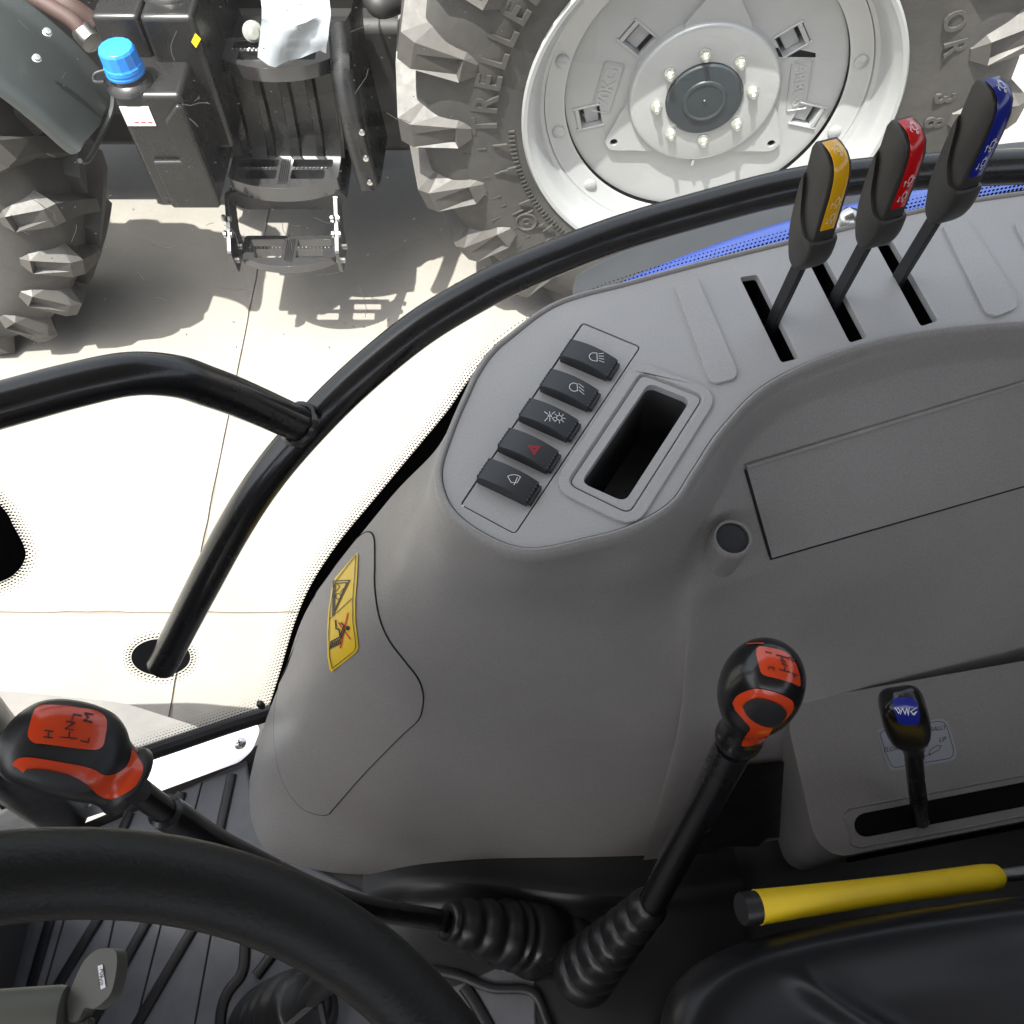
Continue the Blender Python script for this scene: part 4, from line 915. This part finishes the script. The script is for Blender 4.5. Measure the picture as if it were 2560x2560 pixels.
# rear wheel
RC = Vector((.542, 2.315, .812)); RT = .862
prof = [(.495, -.205), (.505, -.232), (.53, -.243), (.57, -.252), (.62, -.262), (.67, -.264), (.72, -.256), (.765, -.238), (.795, -.215), (.808, -.18), (.815, 0), (.808, .18), (.795, .215), (.765, .238), (.72, .256), (.64, .262), (.57, .25), (.505, .23), (.495, .205)]
prof = [(p.x, p.y) for p in spline([(a, c, 0) for a, c in prof], 4)]
lugp = [(.655, -.268, .016, .0, .64, -.24, .03), (.695, -.284, .032, .0, .68, -.23, .052), (.822, -.268, .036, .0, .76, -.20, .080), (.858, -.238, .036, .0, .79, -.19, .082), (.866, -.12, .030, -.10, .80, -.10, .052), (.870, .02, .030, -.22, .80, .02, .05)]
rt = wheel_tyre('rear_tyre', RC, RT, .5, prof, 22, lugp)
# raised lettering on the sidewall
def arc_text(body, c, rad, a0, size, y, adv, cw=1, inward=False, face=-1):
    b = MB()
    for i, ch in enumerate(body):
        if ch == ' ': continue
        a = R(a0) - cw*adv*i
        er = Vector((math.cos(a), 0, math.sin(a))); et = Vector((math.sin(a), 0, -math.cos(a)))*cw
        text(lambda v: c + er*(rad + v.y*size) + et*v.x*size*.9 + Vector((0, y - (v.z)*1.0, 0)), ch, b, .004)
    return b
b = arc_text('TRELLEBORG', RC, .615, 180, .098, -.262, .105); tag(obj('lettering', b, M['tyre'], rt, smooth=0), kind='stuff')
b = arc_text('OR 38', RC, .615, 28, .075, -.262, .118); tag(obj('lettering', b, M['tyre'], rt, smooth=0), kind='stuff')
# small ribbed marking blocks and the round mark low on the sidewall
b = MB()
for k in range(24):
    a = R(186 + 42*random.random()); r = .555 + .13*random.random(); er = Vector((math.cos(a), 0, math.sin(a))); Mx = Matrix.Rotation(-a, 3, 'Y'); b.box(RC + er*r + Vector((0, -.258 - .004, 0)), (.012 + .03*random.random(), .006, .004), Mx)
for k in range(30):
    a = R(183 + 1.5*k); er = Vector((math.cos(a), 0, math.sin(a))); b.box(RC + er*.545 + Vector((0, -.248, 0)), (.018, .008, .005), Matrix.Rotation(-a, 3, 'Y'))
tag(obj('sidewall_marks', b, M['tyre'], rt, smooth=0), kind='stuff')
a = R(214); ce = RC + Vector((math.cos(a), 0, math.sin(a)))*.60 + Vector((0, -.260, 0)); b = MB().lathe([(.034, 0), (.034, -.006), (.031, -.0075), (.028, -.006), (.027, -.003), (.0005, -.003)], ce, (0, 1, 0), 28)
text(lambda v: ce + Vector((v.x*.035, -.004 - v.z, v.y*.035)), 'Q', b, .002); obj('round_mark', b, M['tyre'], rt, smooth=30)
# rim
prof = [(.487, -.18), (.500, -.205), (.512, -.226), (.516, -.240), (.510, -.248), (.500, -.246), (.493, -.236), (.484, -.226), (.476, -.212), (.468, -.19), (.462, -.165), (.452, -.160), (.447, -.12), (.440, -.112), (.432, -.105), (.428, -.05), (.415, -.03), (.405, .03), (.405, .14), (.45, .18), (.49, .24)]
b = MB().lathe(prof, RC, (0, 1, 0), 112); rim = obj('rear_rim', b, M['rim'], trk, smooth=28)
prof = [(.449, -.150), (.444, -.146), (.40, -.136), (.393, -.130)]
b = MB().lathe(prof, RC, (0, 1, 0), 112); obj('rim_ring', b, M['rim'], rim, smooth=40)
for k in range(12):
    a = R(15 + 30*k); b = MB().lathe([(.019, .002), (.0185, -.004), (.016, -.006), (.0005, -.0065)], RC + Vector((math.cos(a), 0, math.sin(a)))*.420 + Vector((0, -.141, 0)), (0, 1, 0), 20); obj('rivet', b, M['rim'], rim, smooth=40)
# disc with windows
DY = -.115
def pol(r, a): return (r*math.cos(R(a)), r*math.sin(R(a)))
def win(a, r0=.262, r1=.345, hw=.032):
    c_, s_ = math.cos(R(a)), math.sin(R(a)); return [(r*c_ - t_*s_, r*s_ + t_*c_) for r, t_ in ((r0, -hw), (r1, -hw), (r1, hw), (r0, hw))]
outer = [pol(.392, i*360/96) for i in range(96)]; inner = [pol(.12, -i*360/48) for i in range(48)]
WA = {36: (.222, .298), 143: (.222, .298), 194: (.292, .365), 347: (.292, .365)}
wins = [win(a, *WA[a]) for a in WA]
b = MB(); b.prism(outer, [inner] + wins, lambda x, z: RC + Vector((x, DY, z)), lambda x, z: RC + Vector((x, DY + .014, z))); dsc = obj('wheel_disc', b, M['rim'], trk, smooth=25, bevel=.003)
for a in WA:    # folded bracket in each window
    c_, s_ = math.cos(R(a)), math.sin(R(a)); Mx = Matrix.Rotation(-R(a), 3, 'Y'); rm = sum(WA[a])/2; cw = RC + Vector((c_*rm, DY + .02, s_*rm))
    b = MB().box(cw + Mx @ Vector((.030, 0, 0)), (.012, .05, .062), Mx).box(cw + Mx @ Vector((-.008, .004, .0)), (.04, .012, .06), Mx).box(cw + Mx @ Vector((0, .0, .034)), (.085, .05, .006), Mx).box(cw + Mx @ Vector((0, .0, -.034)), (.085, .05, .006), Mx); obj('window_bracket', b, M['rim'], dsc, bevel=.002)
# ears with holes
for a in (90, 213, 326):
    pts = [pol(.205, a - 26), pol(.262, a - 11), pol(.300, a - 4), pol(.306, a), pol(.300, a + 4), pol(.262, a + 11), pol(.205, a + 26), pol(.17, a)]
    pts = spl2(pts, 4); hc = pol(.283, a); hl_ = [(hc[0] + .0115*math.cos(-i*math.pi/8), hc[1] + .0115*math.sin(-i*math.pi/8)) for i in range(16)]
    b = MB(); b.prism(pts, [hl_], lambda x, z: RC + Vector((x, DY - .014, z)), lambda x, z: RC + Vector((x, DY + .001, z))); obj('disc_ear', b, M['rim'], dsc, bevel=.004, seg=3)
    b = MB(); b.add([RC + Vector((hc[0] + .0113*math.cos(i*math.pi/8), DY - .003, hc[1] + .0113*math.sin(i*math.pi/8))) for i in range(16)], [tuple(range(16))]); obj('ear_hole', b, M['void'], dsc, smooth=0)
b = MB().lathe([(.214, DY + .002), (.212, DY - .016), (.206, DY - .024), (.198, DY - .027), (.12, DY - .030), (.108, DY - .030)], RC, (0, 1, 0), 80); hubp = obj('hub_plate', b, M['rim'], trk, smooth=35)
b = MB().lathe([(.1065, DY - .020), (.1065, DY - .036), (.102, DY - .040), (.062, DY - .042), (.060, DY - .046), (.055, DY - .047), (.05, DY - .044), (.006, DY - .044), (.004, DY - .047), (.0004, DY - .047)], RC, (0, 1, 0), 64); obj('hub_cap', b, M['hubcap'], hubp, smooth=30)
b = MB().box(RC + Vector((.01, DY - .016, -.218)), (.008, .016, .022)); obj('tab', b, M['rim'], hubp, bevel=.001)
for k in range(8):
    a = R(100 - 45*k); c = RC + Vector((math.cos(a), 0, math.sin(a)))*.1335 + Vector((0, DY - .030, 0))
    b = MB().lathe([(.0165, 0), (.0165, -.003), (.006, -.003)], c, (0, 1, 0), 20).lathe([(.0135, -.003), (.0135, -.014), (.012, -.016), (.007, -.016)], c, (0, 1, 0), 6)
    b.lathe([(.0072, -.015), (.0072, -.028), (.006, -.03), (.0004, -.03)], c, (0, 1, 0), 14); obj('wheel_nut', b, M['zinc'], hubp, smooth=25)
for body, a_, sz_ in (('70KG', 187, .05), ('ARBOS', -3, .042)):
    if a_ > 90: o_ = Vector((-.272, DY - .001, .012)); f_ = lambda v: RC + o_ + Vector((v.y*-sz_*.0 + (v.x*.22 - v.y*-1*0)*sz_ + (v.y*1)*sz_*-.0, -v.z, 0)) 
    ca, sa = (math.cos(R(80)), math.sin(R(80))) if a_ > 90 else (math.cos(R(-80)), math.sin(R(-80)))
    o_ = RC + Vector((-.272 if a_ > 90 else .268, DY - .001, .012 if a_ > 90 else .02))
    b = text(lambda v: o_ + Vector(((v.x*ca - v.y*sa)*sz_, -v.z, (v.x*sa + v.y*ca)*sz_)), body, None, .002)
    L = [(o_ + Vector((x*ca - y*sa, -.0015, x*sa + y*ca))) for x, y in rrect(-.075, -.028, .075, .028, .006)]
    b.tube(L + [L[0]], .0015, 6); tag(obj('cast_lettering', b, M['rim'], dsc, smooth=0), kind='stuff')
# axle and body mass behind
b = MB().tube([RC + Vector((0, -.03, 0)), RC + Vector((0, .9, 0))], .11, 24); obj('axle', b, M['chassis'], trk)
b = MB().box((-.25, 2.95, .95), (2.6, .8, .95)).box((-.55, 2.72, .62), (1.25, .5, .45)).box((-1.6, 2.9, .75), (1.2, .55, .9)).box((.6, 2.95, 1.5), (1.4, .8, .5))
obj('chassis', b, M['chassis'], trk, bevel=.03)
b = MB().grid([[Vector((RC.x + .98*math.cos(R(a)), y, RC.z + .98*math.sin(R(a)))) for a in range(35, 150, 5)] for y in (2.22, 2.7)]); obj('rear_mudguard', b, M['guard'], trk)
# front wheel
FC = Vector((-1.905, 2.10, .605)); MGX = -1.80; prof = [(.29, -.16), (.30, -.185), (.34, -.203), (.39, -.212), (.44, -.212), (.49, -.200), (.535, -.182), (.562, -.16), (.572, -.12), (.578, 0), (.572, .12), (.562, .16), (.535, .182), (.45, .212), (.34, .203), (.30, .185), (.29, .16)]
prof = [(p.x, p.y) for p in spline([(a, c, 0) for a, c in prof], 4)]
lugp = [(.445, -.214, .014, .0, .43, -.19, .026), (.478, -.226, .028, .0, .46, -.18, .044), (.585, -.205, .031, .0, .53, -.16, .068), (.614, -.182, .031, .0, .55, -.15, .070), (.620, -.09, .026, -.10, .56, -.08, .044), (.622, .02, .026, -.24, .56, .02, .042)]
ft = wheel_tyre('front_tyre', FC, .62, .4, prof, 18, lugp)
b = arc_text('TRELLEBORG', FC, .375, 52, .075, -.209, .125); tag(obj('lettering', b, M['tyre'], ft, smooth=0), kind='stuff')
b = MB().lathe([(.25, .0), (.28, -.13), (.295, -.165), (.305, -.18), (.30, -.187), (.29, -.18), (.275, -.14), (.20, -.06), (.001, -.05)], FC, (0, 1, 0), 48); obj('front_rim', b, M['rim'], trk, smooth=30)
b = MB().tube([FC, FC + Vector((0, 1.0, .02))], .09, 18); obj('front_axle', b, M['chassis'], trk)
# front mudguard
rws = []
for rr, yo in ((.672, 0), (.68, -.004), (.684, 0), (.684, .02)): pass
def mg(r, y): return [Vector((MGX + r*math.cos(R(a)), y, .605 + r*math.sin(R(a)))) for a in np.linspace(17, 118, 34)]
b = MB().grid([mg(.655, 1.915), mg(.675, 1.912), mg(.684, 1.918), mg(.688, 1.95), mg(.690, 2.06), mg(.688, 2.16), mg(.684, 2.20), mg(.700, 2.212), mg(.700, 2.222), mg(.665, 2.215)])
for v in b.v:
    a = math.degrees(math.atan2(v.z-.605, v.x-MGX)); k = max(0, (24-a)/7)
    if v.y < 1.96: v.x += 0; v.z += .03*k*k
mgo = obj('front_mudguard', b, M['guard'], trk, smooth=60)
for px_, py_ in ((118, 85), (92, 150)):
    d = ray(px_, py_); c = UY(px_, py_, 2.04); b = MB().lathe([(.011, 0), (.011, .006), (.0085, .007), (.0085, .013), (.001, .014)], c, (.5, -.25, .85), 12); obj('guard_bolt', b, M['steel'], mgo, smooth=25)
b = MB().tube(spline([UY(272, 175, 2.2), UY(283, 255, 2.16), UY(262, 320, 2.10), UY(222, 398, 2.0), UY(200, 402, 1.96)], 6), .007, 8); obj('guard_edge', b, M['guard'], mgo)
# fuel tank with blue cap
def bx(x0, x1, y0, y1, z0, z1, name, m, par, bev=.012, seg=4): return obj(name, MB().box(((x0+x1)/2, (y0+y1)/2, (z0+z1)/2), (x1-x0, y1-y0, z1-z0)), m, par, bevel=bev, seg=seg)
def px_box(): pass
tk = bx(-1.022, -.845, 1.965, 2.36, .62, .965, 'fuel_tank', M['tank'], trk, .014)
b = MB().prism([(-.925, .62), (-.843, .62), (-.843, .935), (-.86, .945), (-.905, .90), (-.905, .775), (-.985, .775), (-.985, .66), (-.985, .62)], None, lambda x, z: Vector((x, 1.950, z)), lambda x, z: Vector((x, 1.968, z))); obj('tank_step', b, M['tank'], tk, bevel=.007, seg=3)
b = MB().box((-.975, 1.9635, .905), (.075, .002, .055)); lbx = obj('tank_label', b, M['white'], tk, smooth=0)
b = MB(); [b.box((-.985 + .018*k, 1.962, .888), (.012, .001, .003)) for k in range(3)]; tag(obj('label_print', b, M['ink_r'], lbx, smooth=0), kind='stuff')
cc_ = UZ(318, 188, .985); cc_ = Vector((cc_.x, cc_.y, .965))
b = MB().lathe([(.062, -.005), (.058, .004), (.05, .012), (.046, .015), (.046, .03)], cc_, (0, 0, 1), 40); obj('filler_neck', b, M['tank'], tk, smooth=40)
prof = [(.048, .028), (.049, .034), (.047, .038), (.049, .042), (.0485, .05)]
b = MB().lathe(prof, cc_, (0, 0, 1), 40); b.lathe([(.0485, .05), (.046, .055), (.0445, .088), (.041, .095), (.02, .097), (.0004, .097)], cc_, (0, 0, 1), 14); obj('blue_cap', b, M['bluecap'], tk, smooth=22, bevel=.001)
L = spline([cc_ + Vector((-.047, 0, .034)), cc_ + Vector((-.075, -.01, .03)), cc_ + Vector((-.08, -.02, .016)), cc_ + Vector((-.05, -.03, .022))], 6); b = MB().tube(L, .004, 8); obj('cap_strap', b, M['black'], tk)
bx(-1.065, -.945, 2.12, 2.5, .70, 1.075, 'upper_tank', M['tank'], trk, .012); ub = bx(-.935, -.80, 2.10, 2.5, .70, 1.085, 'air_box', M['tank'], trk, .014)
b = MB().lathe([(.075, -.01), (.07, .004), (.062, .012), (.060, .10), (.052, .11), (.0004, .11)], (-.875, 2.22, 1.085), (0, 0, 1), 32); obj('air_stub', b, M['tank'], ub, smooth=40)
# hoses near the mudguard
b = MB().tube(spline([UY(60, -20, 2.35), UY(130, 20, 2.32), UY(190, 60, 2.30), UY(225, 110, 2.28)], 8), .022, 14); obj('hose', b, M['hose'], trk)
b = MB().tube(spline([UY(110, -20, 2.45), UY(170, 15, 2.42), UY(235, 60, 2.42)], 8), .03, 14); obj('hose', b, M['hose'], trk)
b = MB().tube([UY(205, 78, 2.30), UY(232, 108, 2.27)], .030, 20); obj('hose_clamp', b, M['steel'], trk)
# steps
def step(name, cx_, y0, z, wd, dp, h, par, sweep=.045):
    def D(k): # D-shaped outline, k = inset
        x0, x1 = -wd/2 + k, wd/2 - k; yb = dp - k
        P = [(x0, yb), (x0, dp*.45)] + [(x0 + (x1-x0)*i/14, k + sweep*(abs(i/7 - 1)**2.2)) for i in range(15)] + [(x1, dp*.45), (x1, yb)]
        return rpoly(P, .012, 3)
    o_ = D(0)
    hs = []
    for sx in (-1, 1):
        for r0, r1 in ((.28, .56), (.64, .88)):
            xs = sorted((sx*.022, sx*(wd/2 - .022 - (.02 if r0 < .5 else 0)))); hs.append(rrect(xs[0], dp*r0, xs[1], dp*r1, .006, 3))
    b = MB(); f_ = lambda zz: (lambda x, y: Vector((cx_ + x, y0 + y, z + zz)))
    b.prism(o_, hs, f_(0), f_(-h)); so_ = obj(name, b, M['stepm'], par, bevel=.004, seg=3)
    b = MB()
    for k in range(5): b.box((cx_ - .012 + .006*k, y0 + dp*.5, z + .002), (.003, dp*.75, .005))
    for sx in (-1, 1):
        for k in range(9): b.box((cx_ + sx*(.03 + .012*k), y0 + dp*.60, z + .002), (.006, .006, .005))
    tag(obj('tread_teeth', b, M['stepm'], so_, bevel=.001), kind='stuff')
    return so_
s1 = step('entry_step', -.705, 1.945, .395, .300, .135, .030, trk)
s2 = step('entry_step', -.686, 2.050, .605, .330, .145, .05, trk)
s3 = step('entry_step', -.649, 2.165, .905, .300, .14, .040, trk)
# hanger plates for the lowest step
for sx, x_ in ((-1, -.872), (1, -.540)):
    P = rpoly([(1.955, .355), (2.075, .355), (2.075, .42), (2.15, .52), (2.09, .55), (2.02, .49), (1.95, .44)], .012)
    b = MB().prism(P, None, lambda y, z: Vector((x_ - .006, y, z)), lambda y, z: Vector((x_ + .006, y, z))); hg = obj('step_hanger', b, M['stepm'], trk, bevel=.002)
    for y_, z_ in ((1.985, .385), (2.045, .385), (2.0, .475), (2.03, .51)):
        b = MB().lathe([(.011, 0), (.011, .007), (.006, .008), (.0004, .009)], (x_ + sx*-.006, y_, z_), (-sx, 0, 0), 10).lathe([(.011, 0), (.011, .007), (.0004, .009)], (x_ + sx*.006, y_, z_), (sx, 0, 0), 10); obj('hanger_bolt', b, M['steel'], hg, smooth=25)
# moulded shield between the steps
rows = []
for k, (y_, z_) in enumerate(((2.20, .875), (2.195, .865), (2.20, .76), (2.20, .66), (2.19, .60))):
    r = []
    for x in np.linspace(-.84, -.49, 60):
        q_ = ((x + .86) / .075) % 1; rb = .016 if .12 < q_ < .78 and 1 <= k <= 3 else 0; r.append(Vector((x - .02*(k/4), y_ + rb, z_)))
    rows.append(r)
b = MB().grid(rows); obj('ribbed_shield', b, M['tank'], trk, smooth=40)
b = MB().prism(rpoly([(-.88, .53), (-.85, .563), (-.52, .563), (-.50, .53), (-.55, .495), (-.83, .495)], .02), None, lambda x, z: Vector((x, 2.085, z)), lambda x, z: Vector((x, 2.30, z))); obj('step_housing', b, M['tank'], trk, bevel=.02, seg=4)
b = MB().prism(rpoly([(-.88, .60), (-.86, .88), (-.44, .88), (-.46, .60)], .02), None, lambda x, z: Vector((x, 2.225, z)), lambda x, z: Vector((x, 2.45, z))); obj('inner_panel', b, M['tank'], trk, bevel=.02)
# curved side cheek right of the steps
ck = [UY(845, 55, 2.24), UY(853, 120, 2.20), UY(858, 200, 2.15), UY(875, 290, 2.11), UY(900, 390, 2.08), UY(925, 478, 2.06)]
ck = spline(ck, 6); b = MB(); rws = []
for p in ck: rws.append([p + Vector((-.035, .02, -.003)), p + Vector((-.025, .002, 0)), p, p + Vector((.02, .006, 0)), p + Vector((.03, .05, 0)), p + Vector((.035, .25, 0))])
b.grid(rws); chk = obj('side_cheek', b, M['tank'], trk, smooth=60)
for px_, py_ in ((905, 330), (915, 395), (925, 455)): b = MB().lathe([(.009, 0), (.008, -.006), (.0004, -.008)], UY(px_, py_, 2.06), (0, 1, 0), 10); obj('cheek_bolt', b, M['steel'], chk)
b = MB().lathe([(.028, 0), (.028, -.008), (.018, -.01), (.018, -.022), (.0004, -.024)], UY(632, 78, 2.3), (-.2, 1, -.4), 16); obj('housing_bolt', b, M['zinc'], trk, smooth=25)
yd = [UY(x, y, 2.098) for x, y in ((478, 105), (488, 84), (502, 98), (490, 120))]; b = MB().add(yd + [p + Vector((0, .002, 0)) for p in yd], [(0, 1, 2, 3), (7, 6, 5, 4), (0, 4, 5, 1), (1, 5, 6, 2), (2, 6, 7, 3), (3, 7, 4, 0)]); obj('yellow_tag', b, M['yellow_label'], trk, smooth=0)
b = MB().tube(spline([UY(930, -10, 2.25), UY(950, 15, 2.22), UY(990, 5, 2.25)], 6), .03, 14); obj('lower_pipe', b, M['chassis'], trk)
# hook on the far right of the rear tyre
P = rpoly([(1.42, .80), (1.455, .83), (1.46, .90), (1.44, .95), (1.425, .95), (1.43, .90), (1.425, .85), (1.40, .82)], .01); b = MB().prism(P, None, lambda x, z: Vector((x, 2.5, z)), lambda x, z: Vector((x, 2.54, z))); obj('tow_hook', b, M['rim'], trk, bevel=.004)
# protective film over the top step
fl = []
for i in range(14):
    v = i/13; r = []
    for j in range(12):
        u = j/11; x_ = 648 + 172*u + 6*math.sin(v*4); y_ = -30 + (172 + 14*math.sin(u*5))*v
        p = UY(x_, y_, 2.150) if v > .45 else UY(x_, y_, 2.150 + .10*(.45 - v)/.45)
        p += Vector((0, -.006 + .008*math.sin(7*u + 3*v) + .006*math.sin(13*u*v + 2) + random.gauss(0, .0018), random.gauss(0, .0015))); r.append(p)
    fl.append(r)
b = MB().grid(fl); tag(obj('plastic_film', b, M['film'], None, smooth=60), 'crumpled white protective plastic film hanging over the top entry step', 'plastic film')
